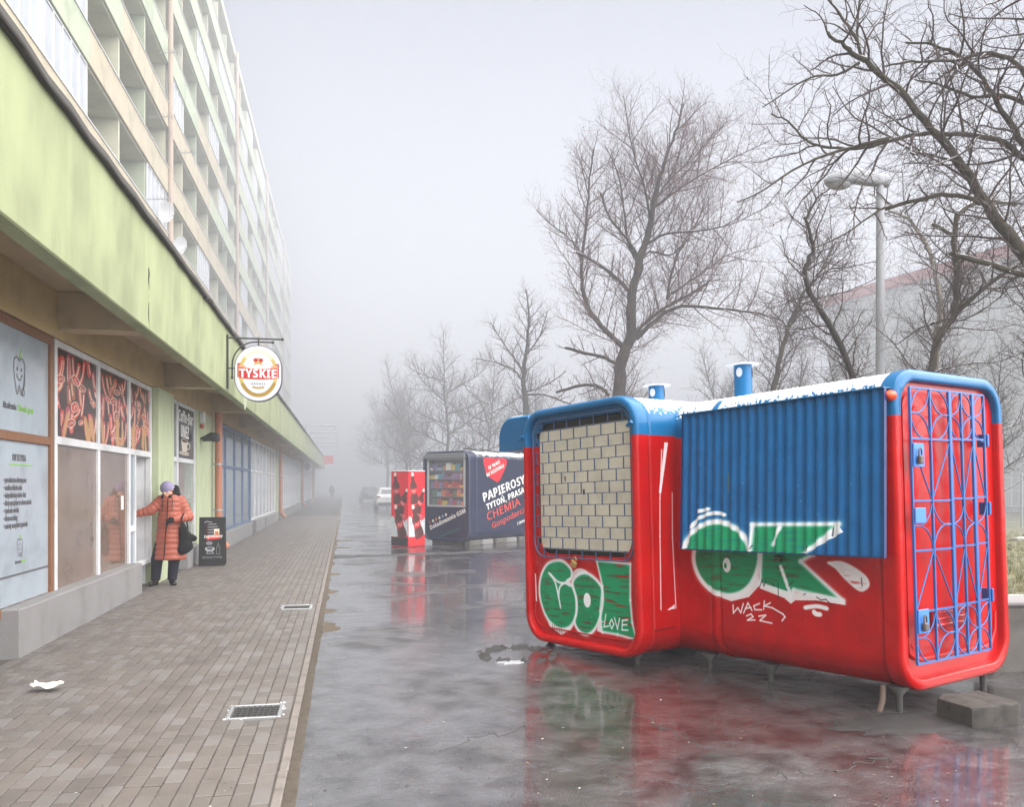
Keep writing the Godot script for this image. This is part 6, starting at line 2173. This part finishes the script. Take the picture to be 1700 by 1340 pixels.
func blue_kiosk() -> void:
	var k := thing("street_kiosk", "dark blue rounded kiosk with shop window and large white and red lettering", "kiosk", Vector3(3.25, -0.03, -22.4))
	k.basis = Basis(Vector3.UP, -2.42)
	var navy := mat(Color(0.075, 0.115, 0.25), 0.35, T.soft, Vector3.ONE * 0.8)
	navy.clearcoat_enabled = true
	navy.clearcoat = 0.3
	navy.clearcoat_roughness = 0.2
	var I := Transform3D.IDENTITY
	var st := [[-4.0, 0.0], [-0.36, 0.0], [-0.35, 0.0], [-0.34, -0.008], [-0.32, -0.008], [-0.31, 0.012], [-0.06, 0.014], [-0.02, 0.01], [0.0, -0.01], [0.0, -0.04], [-0.02, -0.06], [-0.05, -0.065]]
	obj("lower_shell", shell(I, st, 0.0, 1.68, 0.12, 2.56, 0.24, 1.6, false), navy, k)
	obj("upper_shell", shell(I, st, 0.0, 1.68, 0.12, 2.56, 0.24, 1.6, true), navy, k)
	var tz := Basis(Vector3(0, 0, 1), Vector3(0, 1, 0), Vector3(-1, 0, 0))
	var plate := MB.new()
	var wall := rr(0.06, 1.62, 0.18, 2.50, 0.18)
	plate.prism(Geometry2D.clip_polygons(Geometry2D.intersect_polygons(wall, pv([-1, -1, 0.8, -1, 0.8, 5, -1, 5]))[0], rr(0.15, 1.53, 1.04, 2.36, 0.02, 2))[0], 0.015, Transform3D(tz, Vector3(-0.045, 0, 0)))
	plate.prism(Geometry2D.clip_polygons(Geometry2D.intersect_polygons(wall, pv([0.8, -1, 3, -1, 3, 5, 0.8, 5]))[0], rr(0.15, 1.53, 1.04, 2.36, 0.02, 2))[0], 0.015, Transform3D(tz, Vector3(-0.045, 0, 0)))
	obj("front_wall", plate, navy, k)
	# display window with shelves of small goods
	var w := Node3D.new()
	w.name = "display_window"
	k.add_child(w)
	var fr := MB.new()
	for z in [0.17, 1.51]:
		fr.box(Vector3(-0.03, 1.70, z), Vector3(0.06, 1.32, 0.045), 0.005)
	for y in [1.06, 2.34]:
		fr.box(Vector3(-0.031, y, 0.84), Vector3(0.056, 0.045, 1.295), 0.005)
	obj("window_frame", fr, mat(Color(0.62, 0.63, 0.64), 0.4), w)
	obj("shutter_box", cube(Vector3(0.0, 2.43, 0.84), Vector3(0.14, 0.15, 1.46), 0.015), mat(Color(0.42, 0.43, 0.45), 0.5), w)
	obj("back_board", cube(Vector3(-0.30, 1.70, 0.84), Vector3(0.01, 1.3, 1.34)), mat(Color(0.10, 0.09, 0.12), 0.8), w)
	for i in 5:
		obj("shelf", cube(Vector3(-0.17, 1.08 + i * 0.24, 0.84), Vector3(0.25, 0.012, 1.30)), mat(Color(0.4, 0.42, 0.45), 0.4), w)
	var r := RandomNumberGenerator.new()
	r.seed = 19
	var hues := [Color(0.85, 0.85, 0.82), Color(0.80, 0.68, 0.15), Color(0.20, 0.55, 0.62), Color(0.65, 0.12, 0.10), Color(0.25, 0.40, 0.18), Color(0.50, 0.62, 0.72), Color(0.82, 0.45, 0.12), Color(0.45, 0.35, 0.55)]
	var gm := []
	for h in hues:
		gm.append(mat(h, 0.4))
	for row in 5:
		var z := 0.24
		while z < 1.42:
			var s := Vector3(r.randf_range(0.05, 0.12), r.randf_range(0.06, 0.20), r.randf_range(0.05, 0.20))
			obj("packet", cube(Vector3(-0.06 - s.x * 0.5 - r.randf() * 0.06, 1.087 + row * 0.24 + s.y * 0.5, z + s.z * 0.5), s, 0.006), gm[r.randi() % gm.size()], w)
			z += s.z + r.randf_range(0.005, 0.03)
	var gl := StandardMaterial3D.new()
	gl.transparency = BaseMaterial3D.TRANSPARENCY_ALPHA
	gl.albedo_color = Color(0.9, 0.93, 0.95, 0.06)
	gl.roughness = 0.02
	obj("pane", cube(Vector3(-0.035, 1.70, 0.84), Vector3(0.006, 1.26, 1.30)), gl, w)
	# lettering slanting up the walls
	var white: Material = M.print_white
	var orange := mat(Color(0.86, 0.26, 0.14), 0.5)
	var side := Basis(Vector3.UP, PI)
	var tilt := side * Basis(Vector3.BACK, 0.27)
	text("PAPIEROSY,", 0.25, white, k, Vector3(-0.58, 1.28, -0.004), tilt, true, 1.12)
	text("TYTOŃ, PRASA", 0.175, white, k, Vector3(-0.75, 1.02, -0.004), tilt, true, 1.12)
	text("CHEMIA", 0.23, orange, k, Vector3(-0.75, 0.75, -0.004), tilt, false, 1.4)
	text("Gospodarcza", 0.165, orange, k, Vector3(-0.98, 0.50, -0.004), tilt, false, 1.35)
	text("i inne", 0.09, white, k, Vector3(-2.15, 0.52, -0.004), tilt, true, 1.2)
	var badge := MB.new()
	badge.prism(Print.smooth(pv([-0.31, 0.26, -0.02, 0.27, 0.28, 0.27, 0.33, 0.16, 0.22, -0.10, 0.10, -0.30, 0.0, -0.29, -0.22, -0.14, -0.27, 0.0]), true), 0.004, Transform3D(side * Basis.from_scale(Vector3(1.6, 1.12, 1)), Vector3(-1.13, 2.08, 0.0)))
	var bo := obj("red_badge", badge, mat(Color(0.80, 0.06, 0.14), 0.4), k)
	text("U NAS", 0.10, white, bo, Vector3(-1.08, 2.20, -0.006), side * Basis(Vector3.BACK, 0.36), true, 1.4, false)
	text("W KIOSKU", 0.10, white, bo, Vector3(-1.14, 2.05, -0.006), side * Basis(Vector3.BACK, 0.36), true, 1.3, false)
	var fb := Basis(Vector3.UP, PI * 0.5)
	text("Doładowania GSM", 0.12, white, k, Vector3(-0.025, 0.44, 1.44), fb * Basis(Vector3.BACK, 0.378), true, 1.0)
	for i in 6:
		obj("phone_card_print", cube(Vector3(-0.027, 0.60 + i * 0.045, 1.44 - i * 0.12), Vector3(0.003, 0.07, 0.06)), gm[[3, 0, 6, 0, 5, 0][i]], k)
	obj("green_stripe", cube(Vector3(-0.027, 0.55, 0.58), Vector3(0.003, 0.05, 0.85), 0.0), mat(Color(0.10, 0.30, 0.26), 0.5), k).rotation.x = 0.33
	# hood, snow, roof bars, rough plinth
	var hood := MB.new()
	var hr := []
	for x in [-0.45, -0.455, -1.6, -1.605]:
		var e := 0.02 if x == -0.45 or x == -1.605 else 0.0
		var hp := PackedVector3Array([Vector3(x, 2.46 - e, 1.62)])
		for i in 9:
			var a := PI * 0.5 * i / 8.0
			hp.push_back(Vector3(x, 2.24 + cos(a) * (0.22 - e), 1.78 + sin(a) * (0.25 - e)))
		hp.push_back(Vector3(x, 2.08, 2.03 - e))
		hp.push_back(Vector3(x, 2.08, 1.62))
		hr.append(hp)
	hood.loft_out(hr, true, true, true)
	obj("window_hood", hood, navy, k)
	obj("snow", snow_cap(I, -3.9, -0.34, 0.0, 1.68, 2.56, 0.24, 17), M.snow, k)
	for q in [[-0.4, 0.1], [-1.2, 0.2], [-2.1, 0.15]]:
		var b := MB.new()
		b.rod(Vector3(q[0] - 0.3, 2.56, q[1] - 0.06), Vector3(q[0] + 0.5, 2.63, q[1]), 0.02, 6)
		obj("roof_bar", b, M.iron, k)
	for i in 7:
		obj("plinth_block", cube(Vector3(-0.35 - i * 0.55, 0.06, 0.14 + 0.04 * (i % 2)), Vector3(0.5, 0.16, 0.22 + 0.03 * (i % 3)), 0.03), M.concrete if i % 2 else M.dark_concrete, k)
	obj("plinth_block", cube(Vector3(-0.25, 0.06, 0.9), Vector3(0.3, 0.14, 1.1), 0.03), M.dark_concrete, k)


func car(called: String, label: String, at: Vector3, turn: float, paint: Color) -> Node3D:
	var o := thing(called, label, "car", at, turn, "cars parked in the fog")
	var pm := mat(paint, 0.25)
	pm.clearcoat_enabled = true
	pm.clearcoat = 1.0
	# sections along z (rear at +z, which faces the camera): [z, half width, sill, waist, roof half width, roof height]
	var se := [[-2.1, 0.66, 0.42, 0.66, 0.55, 0.68], [-2.0, 0.80, 0.26, 0.74, 0.66, 0.78], [-1.1, 0.87, 0.22, 0.90, 0.72, 0.96], [-0.75, 0.88, 0.22, 0.95, 0.68, 1.10], [-0.1, 0.89, 0.22, 0.97, 0.60, 1.45], [0.7, 0.89, 0.22, 0.99, 0.60, 1.50], [1.45, 0.89, 0.22, 1.0, 0.58, 1.42], [1.85, 0.87, 0.24, 1.0, 0.60, 1.10], [2.02, 0.84, 0.28, 0.95, 0.70, 1.0], [2.08, 0.78, 0.36, 0.80, 0.70, 0.84]]
	var rings := []
	for s in se:
		var ring := PackedVector3Array()
		for q in [[-1.0, 0], [1.0, 0]]:
			var half := [Vector2(s[1] * 0.86, s[2]), Vector2(s[1], s[2] + 0.12), Vector2(s[1] * 1.0, (s[2] + s[3]) * 0.55), Vector2(s[1] * 0.97, s[3]), Vector2(lerpf(s[1], s[4], 0.55), lerpf(s[3], s[5], 0.55)), Vector2(s[4], s[5] - 0.03), Vector2(s[4] * 0.8, s[5])]
			if q[0] > 0.0:
				for p in half:
					ring.push_back(Vector3(p.x, p.y, s[0]))
			else:
				pass
		for i in range(6, -1, -1):
			var p := ring[i]
			ring.push_back(Vector3(-p.x, p.y, p.z))
		rings.append(ring)
	var b := MB.new()
	b.loft_out(rings, true, true, true)
	obj("body", b, pm, o)
	var g := MB.new()
	g.quad(Vector3(-0.52, 1.08, 1.93), Vector3(0.52, 1.08, 1.93), Vector3(0.48, 1.36, 1.62), Vector3(-0.48, 1.36, 1.62), Vector3.BACK)
	obj("rear_window", g, M.dark_glass, o)
	for s in [-1.0, 1.0]:
		g = MB.new()
		g.quad(Vector3(s * 0.86, 1.02, -0.6), Vector3(s * 0.86, 1.02, 1.5), Vector3(s * 0.66, 1.38, 1.3), Vector3(s * 0.66, 1.38, -0.1), Vector3(s, 0.3, 0))
		obj("side_window", g, M.dark_glass, o)
		obj("tail_light", cube(Vector3(s * 0.70, 0.86, 2.03), Vector3(0.22, 0.13, 0.1), 0.02), mat(Color(0.45, 0.05, 0.05), 0.2), o)
		obj("headlight", cube(Vector3(s * 0.62, 0.62, -2.03), Vector3(0.3, 0.13, 0.12), 0.02), M.white, o)
		for z in [-1.3, 1.3]:
			var t := MB.new()
			t.tube(PackedVector3Array([Vector3(s * 0.70, 0.31, z), Vector3(s * 0.74, 0.31, z), Vector3(s * 0.88, 0.31, z), Vector3(s * 0.90, 0.31, z)]), PackedFloat32Array([0.27, 0.31, 0.31, 0.28]), 18)
			var ty := obj("wheel", t, M.black, o)
			t = MB.new()
			t.tube(PackedVector3Array([Vector3(s * 0.89, 0.31, z), Vector3(s * 0.91, 0.31, z)]), PackedFloat32Array([0.2, 0.18]), 14)
			obj("rim", t, M.steel, ty)
	obj("bumper", cube(Vector3(0, 0.42, 2.06), Vector3(1.5, 0.2, 0.14), 0.04), mat(Color(0.25, 0.26, 0.27), 0.5), o)
	obj("number_plate", cube(Vector3(0, 0.72, 2.09), Vector3(0.5, 0.11, 0.02), 0.004), M.white, o)
	return o


func lamp_post() -> void:
	var o := thing("street_lamp", "grey street lamp with a long flat head over the red kiosk", "street lamp", Vector3(10.7, 0, -15.42), -0.19533)
	var p := MB.new()
	p.tube(PackedVector3Array([Vector3(0, -0.1, 0), Vector3(0, 1.5, 0), Vector3(0, 1.6, 0), Vector3(0, 7.75, 0)]), PackedFloat32Array([0.13, 0.125, 0.10, 0.075]), 14)
	var metal := mat(lin(0.32, 0.33, 0.36), 0.6, T.soft, Vector3(2, 0.5, 2))
	obj("pole", p, metal, o)
	var h := MB.new()
	var rings := []
	for q in [[0.16, 0.05, 0.07, 7.80], [0.15, 0.10, 0.12, 7.80], [-0.28, 0.12, 0.15, 7.87], [-0.52, 0.14, 0.16, 7.92], [-0.62, 0.19, 0.17, 7.90], [-0.85, 0.22, 0.15, 7.86], [-1.05, 0.17, 0.10, 7.82], [-1.13, 0.06, 0.04, 7.80]]:
		var ring := PackedVector3Array()
		for i in 16:
			var a := TAU * i / 16.0
			ring.push_back(Vector3(q[0], q[3] + signf(sin(a)) * pow(absf(sin(a)), 0.7) * q[2], signf(cos(a)) * pow(absf(cos(a)), 0.7) * q[1]))
		rings.append(ring)
	h.loft_out(rings, true, true, true)
	obj("lamp_head", h, metal, o)
	obj("glass_bowl", ball(Vector3(-0.84, 7.76, 0), Vector3(0.26, 0.13, 0.17)), mat(lin(0.30, 0.30, 0.31), 0.15), o)
	var far := thing("street_lamp", "distant thin street lamp in the fog left of the tall tree", "street lamp", Vector3(12.9, 0, -58.6), 0.6)
	p = MB.new()
	p.rod(Vector3(0, -0.1, 0), Vector3(0, 7.7, 0), 0.09, 8, 0.06)
	obj("pole", p, metal, far)
	obj("lamp_head", h, metal, far)


func right_side() -> void:
	var n := noise(0.35, 4)
	# grass with old leaves and rests of snow beyond the asphalt
	var b := MB.new()
	b.quad(Vector3(6.2, -0.02, -6.9), Vector3(90, -0.02, -6.9), Vector3(90, -0.02, -140), Vector3(6.2, -0.02, -140), Vector3.UP)
	struct("lawn", b, mat(lin(0.22, 0.21, 0.12), 0.95, T.blotch, Vector3.ONE * 0.25, T.grain, 0.8))
	var blade := MB.new()
	for i in 5:
		var a := i * 1.3
		var o := Vector3(cos(a), 0, sin(a)) * 0.02
		blade.face(o + Vector3(-0.006, 0, 0), o + Vector3(0.006, 0, 0), o * 2.4 + Vector3(0, 0.07 + 0.01 * i, 0), Vector3.BACK)
	var mm := MultiMesh.new()
	mm.transform_format = MultiMesh.TRANSFORM_3D
	mm.use_colors = true
	mm.mesh = blade.mesh()
	mm.instance_count = 9000
	for i in 9000:
		var z := -7.0 - pow(rng.randf(), 1.5) * 24.0
		var x := rng.randf_range(6.3, 8.5 + absf(z) * 0.55)
		mm.set_instance_transform(i, Transform3D(Basis(Vector3.UP, rng.randf() * TAU).scaled(Vector3.ONE * rng.randf_range(0.6, 1.4)), Vector3(x, -0.02, z)))
		var dry := rng.randf()
		mm.set_instance_color(i, Color(0.10, 0.12, 0.04).lerp(Color(0.28, 0.24, 0.12), dry))
	var g := MultiMeshInstance3D.new()
	g.multimesh = mm
	g.name = "grass"
	var gm := mat(Color.WHITE, 0.9)
	gm.vertex_color_use_as_albedo = true
	g.material_override = gm
	add_child(g)
	stuff(g)
	var s := MB.new()
	for i in 40:
		var z := rng.randf_range(-28, -8)
		var x := rng.randf_range(6.6, 8.0 + absf(z) * 0.6)
		var ring := PackedVector3Array()
		var top := PackedVector3Array()
		for k in 14:
			var a := TAU * k / 14.0
			var r := rng.randf_range(0.2, 0.5)
			ring.push_back(Vector3(x + cos(a) * r * 1.5, -0.03, z + sin(a) * r))
			top.push_back(Vector3(x + cos(a) * r, 0.02, z + sin(a) * r * 0.6))
		s.loft_out([ring, top], true, false, true)
	stuff(tag(obj("snow_patches", s, M.snow), "thin patches of snow lying on the grass behind the red kiosk", "snow"))
	# low wall
	var w := thing("low_wall", "low dark concrete wall with a pale rounded cap behind the red kiosk", "wall", Vector3(5.55, -0.03, -6.55), -0.15)
	obj("wall", cube(Vector3(2.5, 0.27, 0), Vector3(5.0, 0.62, 0.28), 0.02), M.dark_concrete, w)
	obj("cap", cube(Vector3(2.5, 0.60, 0), Vector3(5.04, 0.06, 0.34), 0.02), M.concrete, w)
	# pale metal-clad hall with a red verge
	var hall := thing("industrial_hall", "pale metal clad hall with red roof edge fading behind the trees", "building", Vector3(36.5, 0, -55.0), 0.0)
	hall.rotation.y = -1.374
	var cl := mat(lin(0.62, 0.64, 0.64), 0.6, T.soft, Vector3(0.3, 0.1, 0.3))
	obj("wall", span(-3, 37, 0, 15.2, -14, -0.06), cl, hall)
	for i in 50:
		obj("cladding_rib", span(-3.0 + i * 0.8, -2.55 + i * 0.8, 0.3, 15.0, -0.059, 0.03, 0.02), cl, hall)
	var rf := MB.new()
	rf.prism(pv([-3.5, 15.2, 37.5, 15.2, 37.5, 15.9, -3.5, 15.9]), 14.6, Transform3D(Basis.IDENTITY, Vector3(0, 0, -14.3)))
	obj("roof", rf, mat(lin(0.38, 0.10, 0.09), 0.6), hall)
	# wire fence
	var f := thing("wire_fence", "thin wire panel fence in front of the pale hall", "fence", Vector3(14.0, 0, -24.0), 0.35)
	var wm := mat(lin(0.32, 0.34, 0.34), 0.5)
	for i in 9:
		obj("post", span(i * 2.5 - 0.03, i * 2.5 + 0.03, -0.1, 2.05, -0.03, 0.03), wm, f)
		var p := MB.new()
		for k in 24:
			p.box(Vector3(i * 2.5 + 0.05 + k * 0.1, 1.0, 0.0), Vector3(0.008, 2.0, 0.008))
		for y in [0.2, 0.8, 1.4, 1.9]:
			p.box(Vector3(i * 2.5 + 1.25, y, 0.012), Vector3(2.4, 0.01, 0.012))
		stuff(obj("wire_panel", p, wm, f))
	# the block used as a step
	var st := thing("concrete_block", "chipped concrete block used as a step below the kiosk door", "block", Vector3(4.31, -0.03, -5.12), 0.12)
	var rb := MB.new()
	var rings := []
	var bn := noise(5.0, 3)
	for i in 12:
		var ring := PackedVector3Array()
		var x := lerpf(-0.21, 0.21, i / 11.0)
		var e := 0.02 if i == 0 or i == 11 else 0.0
		for q in rr(-0.17 + e, 0.17 - e, -0.02, 0.15 - e, 0.02, 3):
			var d := 0.012 * bn.get_noise_3d(x * 3.0, q.x * 4.0, q.y * 4.0)
			ring.push_back(Vector3(x, q.y + d, q.x * (1.0 + d * 5.0)))
		rings.append(ring)
	rb.loft_out(rings, true, true, true)
	obj("slab", rb, bump(mat(lin(0.10, 0.088, 0.078), 0.9, T.blotch, Vector3.ONE * 2.0, T.grain, 2.0), T.fine, 0.8), st)


func road_things() -> void:
	# broken patch with slush beside the kiosk
	var n := noise(2.6, 4, FastNoiseLite.TYPE_SIMPLEX, 61)
	var dry := bump(mat(lin(0.075, 0.072, 0.072), 0.75, T.blotch, Vector3.ONE * 0.8, T.grain, 2.0), T.fine, 0.3)
	var b := MB.new()
	var rings := []
	for i in 31:
		var ring := PackedVector3Array()
		for j in 31:
			var u := i / 15.0 - 1.0
			var w := j / 15.0 - 1.0
			var d := Vector2(u, w).length()
			var ridge := exp(-pow((d - 0.62) / 0.16, 2.0))
			ring.push_back(Vector3(1.62 + u * 0.52, -0.052 + 0.05 * ridge * clampf(0.5 + 1.8 * n.get_noise_2d(u * 1.2, w * 1.2), 0.0, 1.2), -7.98 + w * 0.55))
		rings.append(ring)
	b.loft(rings, false)
	struct("broken_asphalt", b, dry)
	var s := MB.new()
	var rim := PackedVector3Array()
	var top := PackedVector3Array()
	for i in 26:
		var a := TAU * i / 26.0
		var r := 0.085 * (1.0 + 0.9 * n.get_noise_2d(cos(a) * 1.2, sin(a) * 1.2))
		rim.push_back(Vector3(1.50 + cos(a) * r * 1.2, -0.034, -7.62 + sin(a) * r * 0.9))
		top.push_back(Vector3(1.50 + cos(a) * r, -0.022, -7.62 + sin(a) * r * 0.7))
	s.loft_out([rim, top], true, false, true)
	stuff(tag(obj("slush", s, mat(lin(0.45, 0.46, 0.49), 0.5, T.grain, Vector3.ONE * 3.0)), "white slush in the broken asphalt left of the red kiosk", "snow"))
	# raised seam across the road and sandy tongues along the kerb
	var seam := MB.new()
	var rows := []
	for i in 41:
		var x := lerpf(-0.24, 5.5, i / 40.0)
		var z := -19.6 - x * 0.25 + 0.25 * n.get_noise_1d(x * 0.5)
		var w := 0.10 + 0.35 * exp(-x * 1.1) + 0.06 * n.get_noise_1d(x * 1.3 + 40.0)
		rows.append(PackedVector3Array([Vector3(x, -0.034, z + w), Vector3(x, -0.012, z + w * 0.5), Vector3(x, -0.010, z - w * 0.5), Vector3(x, -0.034, z - w)]))
	seam.loft_out(rows, false)
	struct("road_seam", seam, dry)
	var tn := MB.new()
	for q in [[-9.9, 0.28, 0.3], [-11.2, 0.2, 0.16], [-13.2, 0.22, 0.2], [-15.8, 0.24, 0.16], [-22.5, 0.5, 0.2], [-25.3, 0.8, 0.25]]:
		var ring := PackedVector3Array()
		var tip := PackedVector3Array()
		for k in 20:
			var a := TAU * k / 20.0
			var r := 1.0 + 0.35 * n.get_noise_2d(cos(a) * 2.0 + q[0], sin(a) * 2.0)
			ring.push_back(Vector3(-0.3 + maxf(0.0, cos(a)) * q[1] * r, -0.034, q[0] + sin(a) * q[2] * r * 1.6))
			tip.push_back(Vector3(-0.3 + maxf(0.0, cos(a)) * q[1] * r * 0.7, -0.022, q[0] + sin(a) * q[2] * r))
		tn.loft_out([ring, tip], true, false, true)
	struct("sandy_tongues", tn, bump(mat(lin(0.16, 0.125, 0.09), 0.9, T.blotch, Vector3.ONE * 2.0, T.grain, 2.0), T.fine, 0.6))
	# gravelly dirt under and before the kiosk door
	var dp := MB.new()
	var r1 := PackedVector3Array()
	var r2 := PackedVector3Array()
	for k in 40:
		var a := TAU * k / 40.0
		var r := 1.0 + 0.3 * n.get_noise_2d(cos(a) * 1.5 + 9.0, sin(a) * 1.5)
		r1.push_back(Vector3(3.9 + cos(a) * 0.75 * r, -0.034, -5.15 + sin(a) * 0.26 * r))
		r2.push_back(Vector3(3.9 + cos(a) * 0.55 * r, -0.020, -5.15 + sin(a) * 0.18 * r))
	dp.loft_out([r1, r2], true, false, true)
	struct("gravel_patch", dp, bump(mat(lin(0.028, 0.026, 0.025), 0.55, T.blotch, Vector3.ONE * 1.5, T.grain, 2.5), T.fine, 0.5))
	# hairline cracks in the asphalt
	for q in [[0.6, -5.2, 1.9, -6.1], [1.9, -6.1, 2.2, -5.0], [0.2, -9.5, 2.4, -10.4], [0.5, -14.0, 3.0, -13.2], [2.2, -4.3, 3.2, -4.5]]:
		var ck := MB.new()
		var cl := PackedVector3Array()
		for i in 26:
			var w := i / 25.0
			cl.push_back(Vector3(lerpf(q[0], q[2], w) + 0.10 * n.get_noise_2d(w * 3.0, q[0] * 9.0), -0.031, lerpf(q[1], q[3], w) + 0.14 * n.get_noise_2d(w * 3.0 + 40.0, q[1] * 9.0)))
		ck.tube(cl, PackedFloat32Array([0.004]), 4)
		struct("road_crack", ck, M.bitumen)
	# crumpled white paper
	var pp := MB.new()
	var pn := noise(9.0, 3, FastNoiseLite.TYPE_SIMPLEX, 3)
	rows = []
	for i in 9:
		var ring := PackedVector3Array()
		for j in 9:
			var u := i / 8.0 - 0.5
			var w := j / 8.0 - 0.5
			ring.push_back(Vector3(u * 0.22, 0.012 + absf(u) * 0.06 + 0.05 * absf(pn.get_noise_2d(u, w)) + 0.05 * maxf(0.0, 0.25 - absf(u + 0.2)) * (1.0 + w), w * 0.13 + 0.02 * pn.get_noise_2d(u * 2.0, w + 5.0)))
		rows.append(ring)
	pp.loft(rows, false)
	var paper := obj("crumpled_paper", pp, mat(Color(0.86, 0.86, 0.80), 0.8), null, Vector3(-2.27, 0, -7.15))
	tag(paper, "crumpled white paper lying on the brown paving in front of the plinth", "litter")
	# small leaves and scraps
	var lf := MB.new()
	lf.quad(Vector3(-0.5, 0.0, 0), Vector3(0, 0.08, -0.25), Vector3(0.5, 0.02, 0), Vector3(0, 0.05, 0.25), Vector3.UP)
	var mm := MultiMesh.new()
	mm.transform_format = MultiMesh.TRANSFORM_3D
	mm.use_colors = true
	mm.mesh = lf.mesh()
	mm.instance_count = 800
	for i in 800:
		var z := -3.8 - pow(rng.randf(), 1.7) * 14.0
		var on_road := rng.randf() < 0.78
		var x := rng.randf_range(-0.2, 1.0 + absf(z) * 0.75) if on_road else rng.randf_range(-2.8, -0.4)
		var size := rng.randf_range(0.008, 0.032)
		mm.set_instance_transform(i, Transform3D(Basis(Vector3.UP, rng.randf() * TAU).scaled(Vector3(size, size, size * rng.randf_range(0.3, 1.0))), Vector3(x, -0.027 if on_road else 0.002, z)))
		var c := rng.randf()
		mm.set_instance_color(i, Color(0.05, 0.035, 0.025) if c < 0.5 else (Color(0.30, 0.22, 0.13) if c < 0.85 else Color(0.5, 0.5, 0.48)))
	var g := MultiMeshInstance3D.new()
	g.multimesh = mm
	g.name = "leaf_litter"
	var gm := mat(Color.WHITE, 0.8)
	gm.vertex_color_use_as_albedo = true
	g.material_override = gm
	add_child(g)
	stuff(g)
	# far shop sign and cooling unit
	var rs := thing("shop_sign", "small red projecting sign at the far end of the shop row", "sign", Vector3(-2.1, 0, -84.0))
	obj("panel", span(0.1, 1.0, 3.7, 4.5, -0.08, 0.08, 0.03), mat(Color(0.85, 0.25, 0.22), 0.4), rs)
	obj("arm", span(-0.02, 0.1, 4.05, 4.13, -0.03, 0.03), M.iron, rs)
	var ac := thing("cooling_unit", "white air cooling unit under the fascia far along the shops", "air conditioner", Vector3(-3.1, 2.65, -66.0))
	obj("casing", span(0, 0.62, 0, 0.75, -0.45, 0.45, 0.02), M.white, ac)
	var fan := MB.new()
	fan.prism(Print.oval(Vector2(0.31, 0.37), Vector2(0.24, 0.28), 0, TAU, 20), 0.01, Transform3D(Basis.IDENTITY, Vector3(0, 0, 0.45)))
	obj("fan_grille", fan, M.iron, ac)
